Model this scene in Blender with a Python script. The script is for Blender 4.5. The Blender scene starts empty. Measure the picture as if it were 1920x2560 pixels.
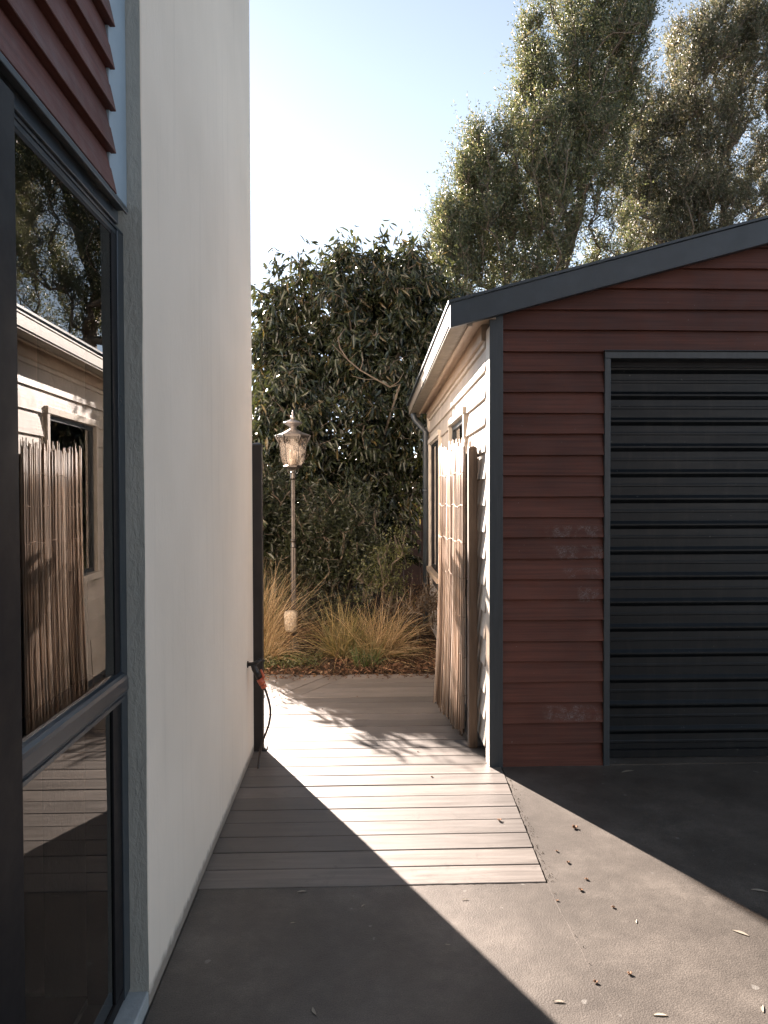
import bpy, math, random
import numpy as np
from mathutils import Vector, Matrix
R = math.radians
random.seed(7)
RNG = np.random.default_rng(7)
S = bpy.context.scene
COL = S.collection

# ------------------------------------------------------------------ camera, sky, sun, exposure
F = 1900.0                       # focal length in photo pixels (photo 1920 x 2560)
CAMH = 1.5
YAW = math.atan((960 - 899) / F)
PITCH = math.atan((1280 - 1241) / F)
cd = bpy.data.cameras.new("camera")
cd.sensor_fit = 'VERTICAL'; cd.sensor_height = 36.0; cd.lens = F / 2560 * 36.0
cd.clip_start = 0.05; cd.clip_end = 4000
cam = bpy.data.objects.new("camera", cd)
cam.location = (0, 0, CAMH)
cam.rotation_euler = (R(90) - PITCH, R(0.15), -YAW)
COL.objects.link(cam); S.camera = cam

SUN_EL = R(21.0); SUN_AZ = R(-25.2)          # towards -x, +y
w = bpy.data.worlds.new("World"); S.world = w; w.use_nodes = True
wn = w.node_tree.nodes; wl = w.node_tree.links
sky = wn.new('ShaderNodeTexSky'); sky.sky_type = 'NISHITA'; sky.sun_disc = False
sky.sun_elevation = SUN_EL; sky.sun_rotation = SUN_AZ
sky.air_density = 0.5; sky.dust_density = 0.1; sky.ozone_density = 1.0
hs = wn.new('ShaderNodeHueSaturation'); hs.inputs['Saturation'].default_value = 0.55; hs.inputs['Value'].default_value = 1.0; hs.inputs['Hue'].default_value = 0.485
wl.new(sky.outputs[0], hs.inputs['Color']); wl.new(hs.outputs[0], wn['Background'].inputs[0]); wn['Background'].inputs[1].default_value = 0.05
sd = bpy.data.lights.new("sun", 'SUN'); sd.energy = 5.0; sd.angle = R(0.53); sd.color = (1.0, 0.87, 0.78)
so = bpy.data.objects.new("sun", sd)
sv = Vector((math.sin(SUN_AZ) * math.cos(SUN_EL), math.cos(SUN_AZ) * math.cos(SUN_EL), math.sin(SUN_EL)))
so.rotation_euler = sv.to_track_quat('Z', 'Y').to_euler(); so.location = (-3, 8, 9)
COL.objects.link(so)
vs = S.view_settings; vs.view_transform = 'Standard'; vs.look = 'None'; vs.gamma = 1.0
vs.exposure = 2.85; vs.use_curve_mapping = False
S.cycles.max_bounces = 10; S.cycles.transparent_max_bounces = 16
S.cycles.use_denoising = True
S.cycles.caustics_reflective = False; S.cycles.caustics_refractive = False
S.cycles.sample_clamp_indirect = 6.0

CM = cam.rotation_euler.to_matrix()
def ray(px, py):
    return CM @ Vector(((px - 960) / F, (1280 - py) / F, -1.0))
def at(px, py, y):                # photo pixel -> world point on plane y
    d = ray(px, py); t = y / d.y
    return Vector((d.x * t, y, CAMH + d.z * t))
def gr(px, py, z=0.0):            # photo pixel -> world point on plane z
    d = ray(px, py); t = (z - CAMH) / d.z
    return Vector((d.x * t, d.y * t, z))

# ------------------------------------------------------------------ materials
def new_mat(name):
    m = bpy.data.materials.new(name); m.use_nodes = True
    nt = m.node_tree; nt.nodes.clear()
    return m, nt, nt.nodes, nt.links
def N(nt, typ, **kw):
    n = nt.nodes.new(typ)
    for k, v in kw.items(): setattr(n, k, v)
    return n
def coords(nt, scale=(1, 1, 1)):
    tc = N(nt, 'ShaderNodeTexCoord'); mp = N(nt, 'ShaderNodeMapping'); mp.inputs['Scale'].default_value = scale
    nt.links.new(tc.outputs['Object'], mp.inputs[0]); return mp.outputs[0]
def noise(nt, vec, scale, detail=5, rough=0.6, dist=0.0):
    n = N(nt, 'ShaderNodeTexNoise'); n.inputs['Scale'].default_value = scale
    n.inputs['Detail'].default_value = detail; n.inputs['Roughness'].default_value = rough
    n.inputs['Distortion'].default_value = dist
    nt.links.new(vec, n.inputs['Vector']); return n.outputs['Fac']
def ramp(nt, fac, stops):
    r = N(nt, 'ShaderNodeValToRGB'); e = r.color_ramp.elements
    while len(e) < len(stops): e.new(0.5)
    for i, (p, c) in enumerate(stops):
        e[i].position = p; e[i].color = (c[0], c[1], c[2], 1) if not isinstance(c, (int, float)) else (c, c, c, 1)
    nt.links.new(fac, r.inputs[0]); return r.outputs[0]
def mixc(nt, fac, a, b, mode='MIX'):
    m = N(nt, 'ShaderNodeMix', data_type='RGBA', blend_type=mode)
    for s, v in ((m.inputs['Factor'], fac), (m.inputs[6], a), (m.inputs[7], b)):
        if hasattr(v, 'links'): nt.links.new(v, s)
        elif isinstance(v, (int, float)): s.default_value = v
        else: s.default_value = (v[0], v[1], v[2], 1)
    return m.outputs[2]
def math_n(nt, op, a, b=0.0):
    m = N(nt, 'ShaderNodeMath', operation=op)
    for s, v in ((m.inputs[0], a), (m.inputs[1], b)):
        if hasattr(v, 'links'): nt.links.new(v, s)
        else: s.default_value = v
    return m.outputs[0]
def bump(nt, h, strength, dist=0.01, prev=None):
    b = N(nt, 'ShaderNodeBump'); b.inputs['Strength'].default_value = strength; b.inputs['Distance'].default_value = dist
    nt.links.new(h, b.inputs['Height'])
    if prev is not None: nt.links.new(prev, b.inputs['Normal'])
    return b.outputs[0]
def finish(m, nt, color, rough=0.7, normal=None, metallic=0.0, spec=0.5, coat=0.0, tint=None, ior=None):
    p = N(nt, 'ShaderNodeBsdfPrincipled'); o = N(nt, 'ShaderNodeOutputMaterial')
    if hasattr(color, 'links'): nt.links.new(color, p.inputs['Base Color'])
    else: p.inputs['Base Color'].default_value = (*color, 1)
    if hasattr(rough, 'links'): nt.links.new(rough, p.inputs['Roughness'])
    else: p.inputs['Roughness'].default_value = rough
    if normal is not None: nt.links.new(normal, p.inputs['Normal'])
    p.inputs['Metallic'].default_value = metallic
    p.inputs['Specular IOR Level'].default_value = spec
    p.inputs['Coat Weight'].default_value = coat
    if tint: p.inputs['Specular Tint'].default_value = (*tint, 1)
    if ior: p.inputs['IOR'].default_value = ior
    nt.links.new(p.outputs[0], o.inputs[0]); return m
def simple(name, c, rough=0.6, var=0.15, scale=6, stretch=(1, 1, 1), bs=0.15, bscale=60, metallic=0.0, spec=0.5, coat=0.0, speck=False):
    m, nt, n, l = new_mat(name); v = coords(nt, stretch)
    f = noise(nt, v, scale); lo = [x * (1 - var) for x in c]; hi = [min(1, x * (1 + var)) for x in c]
    col = ramp(nt, f, [(0.3, lo), (0.7, hi)])
    nb = bump(nt, noise(nt, v, bscale), bs, 0.004) if bs else None
    if speck:
        v2 = coords(nt); col = mixc(nt, ramp(nt, noise(nt, v2, 40, 1), [(0.76, 0.0), (0.78, 0.6)]), col, (0.12, 0.12, 0.11))
        col = mixc(nt, ramp(nt, noise(nt, coords(nt, (3, 1, .7)), 5, 6, .7), [(0.5, 0.0), (0.8, 0.35)]), col, (0.05, 0.045, 0.04))
    rr = ramp(nt, noise(nt, v, scale * 2.3), [(0.3, rough * 0.85), (0.7, min(1, rough * 1.12))])
    return finish(m, nt, col, rr, nb, metallic, spec, coat)

# smooth plaster of the tall white wall
def mat_plaster():
    m, nt, n, l = new_mat('plaster'); v = coords(nt); vv = coords(nt, (1, 7, 0.35))
    c = ramp(nt, noise(nt, v, 1.2, 3), [(0.3, (0.77, 0.685, 0.585)), (0.7, (0.86, 0.77, 0.665))])
    streak = ramp(nt, noise(nt, vv, 2.6, 5), [(0.55, 1.0), (0.85, 0.90)])
    c = mixc(nt, 1.0, c, streak, 'MULTIPLY')
    gm = N(nt, 'ShaderNodeNewGeometry'); sx = N(nt, 'ShaderNodeSeparateXYZ'); nt.links.new(gm.outputs['Position'], sx.inputs[0])
    edge = ramp(nt, math_n(nt, 'SUBTRACT', sx.outputs[2], math_n(nt, 'MULTIPLY', noise(nt, v, 24, 5), 0.05)), [(0.0, 0.0), (0.03, 1.0)])
    c = mixc(nt, edge, (0.30, 0.26, 0.22), c)
    b = bump(nt, noise(nt, coords(nt, (1, 1, 0.35)), 70, 4), 0.35, 0.004)
    b = bump(nt, noise(nt, coords(nt, (1, 1, .5)), 9, 4), 0.30, 0.012, b)
    return finish(m, nt, c, 0.82, b, 0, 0.25)
def mat_render():
    m, nt, n, l = new_mat('rough_render'); v = coords(nt, (1, 1, 0.45))
    c = ramp(nt, noise(nt, v, 5, 5), [(0.3, (0.36, 0.37, 0.345)), (0.7, (0.46, 0.46, 0.42))])
    b = bump(nt, noise(nt, v, 55, 5, 0.65, 0.4), 0.9, 0.006)
    return finish(m, nt, c, 0.9, b, 0, 0.2)

# stained timber weatherboard
def mat_board(name, c, axis='X', scuff=False, var=0.28, rough=0.62, spec=0.35):
    m, nt, n, l = new_mat(name)
    st = (0.35, 14, 14) if axis == 'X' else (14, 0.35, 14)
    v = coords(nt, st); v1 = coords(nt)
    g = noise(nt, v, 5, 7, 0.62)
    col = ramp(nt, g, [(0.25, [x * (1 - var) for x in c]), (0.75, [x * (1 + var) for x in c])])
    big = ramp(nt, noise(nt, v1, 3.0, 5), [(0.3, 0.72), (0.7, 1.18)])
    col = mixc(nt, 1.0, col, big, 'MULTIPLY')
    ri = N(nt, 'ShaderNodeNewGeometry').outputs['Random Per Island']
    col = mixc(nt, 1.0, col, ramp(nt, ri, [(0.0, 0.85), (1.0, 1.15)]), 'MULTIPLY')
    if scuff:
        tc = N(nt, 'ShaderNodeTexCoord'); sx = N(nt, 'ShaderNodeSeparateXYZ'); l.new(tc.outputs['Object'], sx.inputs[0])
        # pale worn paint: crosshatched scuffs near the door frame on a few boards
        scr = noise(nt, coords(nt, (8, 1, 70)), 6, 4, 0.8); scr2 = noise(nt, coords(nt, (70, 1, 9)), 6, 4, 0.8)
        sc = math_n(nt, 'MAXIMUM', scr, scr2); sc = ramp(nt, sc, [(0.53, 0.0), (0.60, 1.0)])
        tot = None
        for cx, cz, rx, rz in SCUFFS:
            dx = math_n(nt, 'DIVIDE', math_n(nt, 'ABSOLUTE', math_n(nt, 'SUBTRACT', sx.outputs[0], cx)), rx)
            dz = math_n(nt, 'DIVIDE', math_n(nt, 'ABSOLUTE', math_n(nt, 'SUBTRACT', sx.outputs[2], cz)), rz)
            mk = math_n(nt, 'SUBTRACT', 1.15, math_n(nt, 'MAXIMUM', dx, dz))
            mk = math_n(nt, 'MINIMUM', math_n(nt, 'MAXIMUM', math_n(nt, 'MULTIPLY', mk, 3.0), 0.0), 1.0)
            tot = mk if tot is None else math_n(nt, 'MAXIMUM', tot, mk)
        clump = ramp(nt, noise(nt, v1, 22, 4), [(0.42, 0.0), (0.62, 1.0)])
        f = math_n(nt, 'MULTIPLY', math_n(nt, 'MULTIPLY', sc, tot), math_n(nt, 'MULTIPLY', clump, 0.55))
        col = mixc(nt, f, col, (0.33, 0.35, 0.34))
    spk = ramp(nt, noise(nt, v1, 55, 2), [(0.74, 0.0), (0.77, 0.35)])
    col = mixc(nt, spk, col, (0.3, 0.3, 0.28))
    b = bump(nt, g, 0.35, 0.004); b = bump(nt, noise(nt, v1, 120, 3), 0.15, 0.002, b)
    rr = ramp(nt, noise(nt, v1, 12), [(0.3, rough * 0.85), (0.7, rough * 1.2)])
    return finish(m, nt, col, rr, b, 0, spec)

def mat_deck():
    m, nt, n, l = new_mat('deck_timber')
    v = coords(nt, (0.9, 14, 14)); v1 = coords(nt)
    ri = N(nt, 'ShaderNodeNewGeometry').outputs['Random Per Island']
    # shift the grain per plank
    add = N(nt, 'ShaderNodeVectorMath', operation='ADD'); cmb = N(nt, 'ShaderNodeCombineXYZ')
    off = math_n(nt, 'MULTIPLY', ri, 40.0); l.new(off, cmb.inputs[0]); l.new(off, cmb.inputs[2])
    l.new(v, add.inputs[0]); l.new(cmb.outputs[0], add.inputs[1])
    g = noise(nt, add.outputs[0], 2.6, 8, 0.62, 0.5)
    col = ramp(nt, g, [(0.2, (0.065, 0.057, 0.05)), (0.5, (0.13, 0.115, 0.103)), (0.8, (0.19, 0.17, 0.155))])
    col = mixc(nt, 1.0, col, ramp(nt, ri, [(0.0, (0.66, 0.65, 0.64)), (0.5, (0.98, 0.95, 0.92)), (1.0, (1.25, 1.22, 1.2))]), 'MULTIPLY')
    col = mixc(nt, 1.0, col, ramp(nt, noise(nt, v1, 2.2, 6), [(0.3, 0.78), (0.65, 1.08)]), 'MULTIPLY')
    stain = ramp(nt, noise(nt, v1, 9, 6, 0.7, 1.0), [(0.58, 0.0), (0.75, 0.7)])
    col = mixc(nt, stain, col, (0.05, 0.042, 0.036))
    sx = N(nt, 'ShaderNodeSeparateXYZ'); tc = N(nt, 'ShaderNodeTexCoord'); l.new(tc.outputs['Object'], sx.inputs[0])
    b = bump(nt, g, 0.30, 0.003); b = bump(nt, noise(nt, v1, 160, 3), 0.18, 0.002, b)
    return finish(m, nt, col, ramp(nt, g, [(0.3, 0.48), (0.7, 0.6)]), b, 0, 0.8, 0, (1, .92, .86), 1.6)

def mat_asphalt():
    m, nt, n, l = new_mat('asphalt'); v = coords(nt)
    vo = N(nt, 'ShaderNodeTexVoronoi'); vo.inputs['Scale'].default_value = 170; l.new(v, vo.inputs['Vector'])
    f = noise(nt, v, 260, 3)
    c = ramp(nt, f, [(0.3, (0.050, 0.044, 0.038)), (0.7, (0.125, 0.109, 0.094))])
    c = mixc(nt, 1.0, c, ramp(nt, noise(nt, v, 2.2, 7, .7), [(0.3, 0.60), (0.5, .95), (0.68, 1.5)]), 'MULTIPLY')
    c = mixc(nt, 1.0, c, ramp(nt, noise(nt, v, 14, 5, 0.7), [(0.35, 0.88), (0.7, 1.12)]), 'MULTIPLY')
    splat = ramp(nt, noise(nt, v, 17, 2, 0.4), [(0.735, 0.0), (0.76, 0.5)])
    c = mixc(nt, splat, c, (0.25, 0.24, 0.22))
    b = bump(nt, vo.outputs['Distance'], 0.30, 0.002); b = bump(nt, noise(nt, v, 190, 3), 0.22, 0.002, b); b = bump(nt, noise(nt, v, 4, 3), 0.10, 0.02, b)
    return finish(m, nt, c, 0.50, b, 0, 0.62, 0, (1, .88, .79))

def mat_soil():
    m, nt, n, l = new_mat('soil'); v = coords(nt)
    c = ramp(nt, noise(nt, v, 18, 7, 0.7), [(0.3, (0.018, 0.013, 0.009)), (0.7, (0.075, 0.05, 0.034))])
    b = bump(nt, noise(nt, v, 50, 6, 0.75), 1.0, 0.02)
    return finish(m, nt, c, 0.95, b, 0, 0.1)

def mat_leaf(name, c1, c2, trans=0.35, rough=0.45, spec=0.5, accent=None, acc_at=0.93, trans_col=None):
    m, nt, n, l = new_mat(name)
    ri = N(nt, 'ShaderNodeNewGeometry').outputs['Random Per Island']
    st = [(0.0, c1), (acc_at - 0.03, c2)]
    if accent: st += [(acc_at, accent), (1.0, accent)]
    col = ramp(nt, ri, st)
    big = ramp(nt, noise(nt, coords(nt), 1.6, 3), [(0.35, 0.72), (0.65, 1.25)])
    col = mixc(nt, 1.0, col, big, 'MULTIPLY')
    p = N(nt, 'ShaderNodeBsdfPrincipled'); l.new(col, p.inputs['Base Color']); p.inputs['Roughness'].default_value = rough
    p.inputs['Specular IOR Level'].default_value = spec
    t = N(nt, 'ShaderNodeBsdfTranslucent')
    tc = trans_col or (1.5, 1.6, 0.7)
    l.new(mixc(nt, 1.0, col, tc, 'MULTIPLY'), t.inputs[0])
    mx = N(nt, 'ShaderNodeMixShader'); mx.inputs[0].default_value = trans
    l.new(p.outputs[0], mx.inputs[1]); l.new(t.outputs[0], mx.inputs[2])
    o = N(nt, 'ShaderNodeOutputMaterial'); l.new(mx.outputs[0], o.inputs[0]); return m

def mat_glass(name, tint=(0.6, 0.62, 0.62), ior=1.9, wav=0.0):
    m, nt, n, l = new_mat(name)
    fr = N(nt, 'ShaderNodeFresnel'); fr.inputs[0].default_value = ior
    tr = N(nt, 'ShaderNodeBsdfTransparent'); tr.inputs[0].default_value = (*tint, 1)
    gl = N(nt, 'ShaderNodeBsdfGlossy'); gl.inputs['Roughness'].default_value = 0.0
    if wav:
        b = bump(nt, noise(nt, coords(nt), 1.3, 2), wav, 0.02); l.new(b, gl.inputs['Normal'])
    mx = N(nt, 'ShaderNodeMixShader'); l.new(fr.outputs[0], mx.inputs[0]); l.new(tr.outputs[0], mx.inputs[1]); l.new(gl.outputs[0], mx.inputs[2])
    o = N(nt, 'ShaderNodeOutputMaterial'); l.new(mx.outputs[0], o.inputs[0]); return m

SCUFFS = [(1.20, 1.30, 0.16, 0.035), (1.22, 1.185, 0.15, 0.04), (1.18, 0.29, 0.15, 0.042), (1.23, 1.07, 0.10, 0.03), (1.27, 0.95, 0.06, 0.04)]
M = {
 'plaster': mat_plaster(), 'render': mat_render(), 'deck': mat_deck(), 'asphalt': mat_asphalt(), 'soil': mat_soil(),
 'red_board': mat_board('red_board', (0.118, 0.041, 0.027), 'X', True, 0.36),
 'red_board_house': mat_board('red_board_house', (0.115, 0.042, 0.034), 'Y'),
 'cream_board': mat_board('cream_board', (0.50, 0.44, 0.38), 'Y', var=0.06, rough=0.5),
 'cream': simple('cream_paint', (0.56, 0.50, 0.43), 0.5, 0.07, 5, bs=0.1),
 'tan': simple('tan_paint', (0.40, 0.31, 0.235), 0.55, 0.1, 5),
 'slate': simple('slate_paint', (0.042, 0.052, 0.062), 0.42, 0.18, 7, (1, 1, 1), 0.12, 40),
 'slate_trim': simple('slate_trim', (0.045, 0.052, 0.058), 0.45, 0.15, 7, (8, 8, 0.6), 0.2, 20),
 'door': simple('roller_door_steel', (0.0065, 0.0085, 0.0105), 0.45, 0.35, 4, (0.4, 1, 6), 0.10, 30, 0.2, 0.4, speck=True),
 'blue_alu': simple('window_alloy', (0.065, 0.082, 0.10), 0.32, 0.08, 5, bs=0.04, metallic=0.6),
 'black_alu': simple('dark_alloy', (0.009, 0.009, 0.011), 0.55, 0.1, 5, bs=0.03, spec=0.25),
 'blue_trim': simple('blue_trim', (0.30, 0.385, 0.46), 0.5, 0.08, 5, bs=0.08),
 'sill': simple('concrete_sill', (0.36, 0.39, 0.40), 0.8, 0.15, 14, bs=0.5, bscale=60),
 'black_steel': simple('black_steel', (0.022, 0.017, 0.015), 0.45, 0.3, 9, bs=0.1),
 'post_wood': simple('post_wood', (0.16, 0.115, 0.085), 0.75, 0.3, 7, (10, 10, 0.6), 0.4, 12),
 'reed': mat_leaf('reed', (0.34, 0.24, 0.17), (0.66, 0.55, 0.46), 0.18, 0.5, 0.4, (0.17, 0.11, 0.075), 0.80, (1.1, 0.95, 0.75)),
 'wire': simple('rusty_wire', (0.20, 0.11, 0.06), 0.5, 0.3, 30, bs=0.1, metallic=0.5),
 'galv': simple('galvanised', (0.5, 0.5, 0.48), 0.3, 0.15, 20, bs=0.1, metallic=0.9),
 'lamp': simple('lamp_metal', (0.088, 0.078, 0.070), 0.33, 0.25, 18, bs=0.15, bscale=40, metallic=0.75),
 'lamp_roof': simple('lamp_roof_metal', (0.26, 0.235, 0.22), 0.33, 0.2, 18, bs=0.15, bscale=40, metallic=0.7),
 'orange': simple('orange_plastic', (0.55, 0.12, 0.055), 0.45, 0.15, 20, bs=0.1),
 'hose': simple('hose_rubber', (0.035, 0.022, 0.016), 0.38, 0.2, 20, bs=0.1),
 'purple': simple('purple_blind', (0.33, 0.10, 0.17), 0.8, 0.15, 20),
 'interior': simple('interior_paint', (0.05, 0.05, 0.055), 0.8, 0.1, 3, bs=0.0),
 'curtain': simple('interior_curtain', (0.07, 0.085, 0.12), 0.9, 0.1, 3, (6, 6, 0.3), 0.0),
 'bark': simple('bark', (0.12, 0.095, 0.07), 0.9, 0.4, 12, (2, 2, 0.4), 0.8, 14),
 'twig': simple('twig_bark', (0.13, 0.10, 0.07), 0.85, 0.35, 14, bs=0.4, bscale=30),
 'fence': mat_board('fence_timber', (0.040, 0.020, 0.015), 'X'),  # timber colour darkened in place of the shade behind the shrubs
 'dry_leaf': mat_leaf('dry_leaf', (0.09, 0.045, 0.025), (0.20, 0.11, 0.06), 0.1, 0.8, 0.2),
 'pale_leaf': mat_leaf('pale_leaf', (0.28, 0.24, 0.19), (0.42, 0.37, 0.30), 0.15, 0.6, 0.3, None, 0.93, (1, 1, 0.8)),
 'mulch': mat_leaf('mulch_leaf', (0.05, 0.026, 0.015), (0.17, 0.09, 0.05), 0.08, 0.8, 0.3, (0.28, 0.19, 0.12), 0.95),
 'glass': mat_glass('window_glass', (0.45, 0.47, 0.5), 2.15), 'glass2': mat_glass('garage_window_glass', (0.7, 0.7, 0.72), 1.6),
}
def mat_lantern():
    m, nt, n, l = new_mat('lantern_glass')
    p = N(nt, 'ShaderNodeBsdfPrincipled'); p.inputs['Base Color'].default_value = (0.42, 0.36, 0.31, 1); p.inputs['Roughness'].default_value = 0.2
    tr = N(nt, 'ShaderNodeBsdfTransparent'); tr.inputs[0].default_value = (0.8, 0.74, 0.68, 1)
    tl = N(nt, 'ShaderNodeBsdfTranslucent'); tl.inputs[0].default_value = (0.5, 0.43, 0.36, 1)
    a = N(nt, 'ShaderNodeMixShader'); a.inputs[0].default_value = 0.4; l.new(p.outputs[0], a.inputs[1]); l.new(tl.outputs[0], a.inputs[2])
    f = ramp(nt, noise(nt, coords(nt, (1, 1, 0.5)), 16, 4, 0.7), [(0.35, 0.60), (0.7, 0.95)])
    b = N(nt, 'ShaderNodeMixShader'); l.new(f, b.inputs[0]); l.new(a.outputs[0], b.inputs[1]); l.new(tr.outputs[0], b.inputs[2])
    o = N(nt, 'ShaderNodeOutputMaterial'); l.new(b.outputs[0], o.inputs[0]); return m
M['lantern'] = mat_lantern()
def mat_block():
    m, nt, n, l = new_mat('pitted_block'); v = coords(nt)
    f = noise(nt, v, 60, 5, 0.7)
    c = ramp(nt, f, [(0.35, (0.24, 0.19, 0.14)), (0.6, (0.52, 0.44, 0.34))])
    return finish(m, nt, c, 0.9, bump(nt, f, 1.0, 0.01), 0, 0.2)
M['block'] = mat_block()

# ------------------------------------------------------------------ mesh helpers
class MB:
    def __init__(s): s.v = []; s.f = []; s.sm = []
    def add(s, vs, fs, smooth=False):
        o = len(s.v); s.v += [tuple(p) for p in vs]; s.f += [tuple(i + o for i in f) for f in fs]; s.sm += [smooth] * len(fs)
        return s
    def box(s, x0, x1, y0, y1, z0, z1):
        s.add([(x0, y0, z0), (x1, y0, z0), (x1, y1, z0), (x0, y1, z0), (x0, y0, z1), (x1, y0, z1), (x1, y1, z1), (x0, y1, z1)],
              [(0, 3, 2, 1), (4, 5, 6, 7), (0, 1, 5, 4), (1, 2, 6, 5), (2, 3, 7, 6), (3, 0, 4, 7)]); return s
    def hexa(s, p):          # 8 points, bottom ring then top ring
        s.add(p, [(0, 3, 2, 1), (4, 5, 6, 7), (0, 1, 5, 4), (1, 2, 6, 5), (2, 3, 7, 6), (3, 0, 4, 7)]); return s
    def tube(s, pts, rad, sides=8, cap=True, smooth=True):
        pts = [Vector(p) for p in pts]; n = len(pts)
        if not hasattr(rad, '__len__'): rad = [rad] * n
        vs = []; up = None
        for i, p in enumerate(pts):
            t = (pts[min(i + 1, n - 1)] - pts[max(i - 1, 0)])
            if t.length < 1e-9: t = Vector((0, 0, 1))
            t.normalize()
            if up is None: up = Vector((0, 0, 1)) if abs(t.z) < 0.9 else Vector((1, 0, 0))
            a = t.cross(up)
            if a.length < 1e-6: a = t.orthogonal()
            a.normalize(); b = t.cross(a); up = -b if False else up
            for k in range(sides):
                th = 2 * math.pi * k / sides
                vs.append(p + (a * math.cos(th) + b * math.sin(th)) * rad[i])
        fs = []
        for i in range(n - 1):
            for k in range(sides):
                k2 = (k + 1) % sides
                fs.append((i * sides + k, i * sides + k2, (i + 1) * sides + k2, (i + 1) * sides + k))
        if cap: fs += [tuple(range(sides))[::-1], tuple((n - 1) * sides + k for k in range(sides))]
        s.add(vs, fs, smooth); return s
    def lathe(s, prof, c=(0, 0), sides=24, rot=0.0, smooth=True, cap=True):   # prof: (r, z)
        vs = []
        for r, z in prof:
            for k in range(sides):
                th = 2 * math.pi * k / sides + rot
                vs.append((c[0] + r * math.cos(th), c[1] + r * math.sin(th), z))
        fs = []
        for i in range(len(prof) - 1):
            for k in range(sides):
                k2 = (k + 1) % sides
                fs.append((i * sides + k, i * sides + k2, (i + 1) * sides + k2, (i + 1) * sides + k))
        if cap: fs += [tuple(range(sides))[::-1], tuple((len(prof) - 1) * sides + k for k in range(sides))]
        s.add(vs, fs, smooth); return s
    def build(s, name, mat, parent=None, bevel=0.0, segs=2):
        me = bpy.data.meshes.new(name); me.from_pydata(s.v, [], s.f); me.update()
        me.polygons.foreach_set('use_smooth', s.sm); me.materials.append(mat)
        o = bpy.data.objects.new(name, me); COL.objects.link(o)
        if parent is not None: o.parent = parent; o.matrix_parent_inverse = Matrix.Translation(-parent_world(parent))
        if bevel:
            b = o.modifiers.new('bevel', 'BEVEL'); b.width = bevel; b.segments = segs; b.limit_method = 'ANGLE'; b.angle_limit = R(40)
        return o
def parent_world(p):
    v = Vector(p.location)
    while p.parent is not None:
        v = v + Vector(p.location) * 0 ; p = p.parent; v = v + Vector(p.location)
    return v
def npmesh(name, V, Fq, mat, parent=None, smooth=False):
    """V (n,3) float, Fq (m,4) or (m,3) int"""
    me = bpy.data.meshes.new(name); k = Fq.shape[1]
    me.vertices.add(len(V)); me.vertices.foreach_set('co', V.astype(np.float32).ravel())
    me.loops.add(Fq.size); me.loops.foreach_set('vertex_index', Fq.astype(np.int32).ravel())
    me.polygons.add(len(Fq)); me.polygons.foreach_set('loop_start', np.arange(0, Fq.size, k, dtype=np.int32))
    me.polygons.foreach_set('loop_total', np.full(len(Fq), k, dtype=np.int32))
    me.polygons.foreach_set('use_smooth', np.full(len(Fq), smooth))
    me.update(calc_edges=True); me.materials.append(mat)
    o = bpy.data.objects.new(name, me); COL.objects.link(o)
    if parent is not None: o.parent = parent; o.matrix_parent_inverse = Matrix.Translation(-parent_world(parent))
    return o
def tag(o, label=None, cat=None, group=None, kind=None):
    if label: o['label'] = label
    if cat: o['category'] = cat
    if group: o['group'] = group
    if kind: o['kind'] = kind
    return o
def empty(name, loc, label, cat, group=None):
    o = bpy.data.objects.new(name, None); o.location = loc; o.empty_display_size = 0.1; COL.objects.link(o)
    return tag(o, label, cat, group)

# ------------------------------------------------------------------ ground, asphalt, deck
D0 = 2.905                        # front edge of the deck
XW = -0.626                       # face of the white wall
tag(npmesh('ground', np.array([(-400, -400, -.12), (400, -400, -.12), (400, 900, -.12), (-400, 900, -.12)]), np.array([(0, 1, 2, 3)]), M['soil']), kind='structure')

def jag(a, b, n, amp):
    out = []
    for i in range(n + 1):
        t = i / n; out.append((a[0] + (b[0] - a[0]) * t + (random.uniform(-amp, amp) if 0 < i < n else 0), a[1] + (b[1] - a[1]) * t + (random.uniform(-amp, amp) if 0 < i < n else 0)))
    return out
DR0 = gr(1374, 2222); DR1 = gr(1256, 1926)       # right edge of the deck: front and garage corner
print('deck right', DR0, DR1)
mb = MB()
def slab(mb, poly, z0, z1):
    n = len(poly); vs = [(x, y, z0) for x, y in poly] + [(x, y, z1) for x, y in poly]
    mb.add(vs, [tuple(range(n))[::-1], tuple(range(n, 2 * n))] + [(i, (i + 1) % n, (i + 1) % n + n, i + n) for i in range(n)])
# two pours of asphalt meeting in a joint that runs on from the deck's right edge
jx = DR0.x
edge = jag((jx + 0.01, -8), (DR0.x + 0.004, D0 - .004), 150, 0.004)
slab(mb, [(-0.62, -8)] + edge + jag((DR0.x + 0.004, D0 - .004), (-0.62, D0 - .004), 90, 0.002)[1:], -0.1, -0.004)
right_edge = jag((DR0.x + 0.006, D0 - .004), (DR1.x + 0.008, DR1.y), 50, 0.004)
slab(mb, [(9, -8), (9, 4.40), (DR1.x + 0.008, 4.40)] + right_edge[::-1] + [(x + 0.0002, y) for x, y in edge[::-1]], -0.1, -0.003)
tag(mb.build('driveway', M['asphalt']), kind='structure')
# moss and crumbs in the joint
mb = MB()
for i in range(110):
    t = random.random()
    if i < 95:
        p = Vector((DR0.x + 0.02 + (DR1.x - DR0.x) * t + random.gauss(0, .009), D0 + (DR1.y - D0) * t, 0))
    else:
        p = Vector((jx + 0.013 + random.gauss(0, .006), D0 - 2.2 * t, 0))
    r = random.uniform(.0006, .0016); mb.lathe([(r, -0.003), (r * .8, r * .6), (r * .2, r)], (p.x, p.y), 5, random.random(), False)
tag(mb.build('joint_grit', simple('grit', (0.12, 0.095, 0.06), 0.9, 0.3, 60)), kind='stuff')

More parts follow.
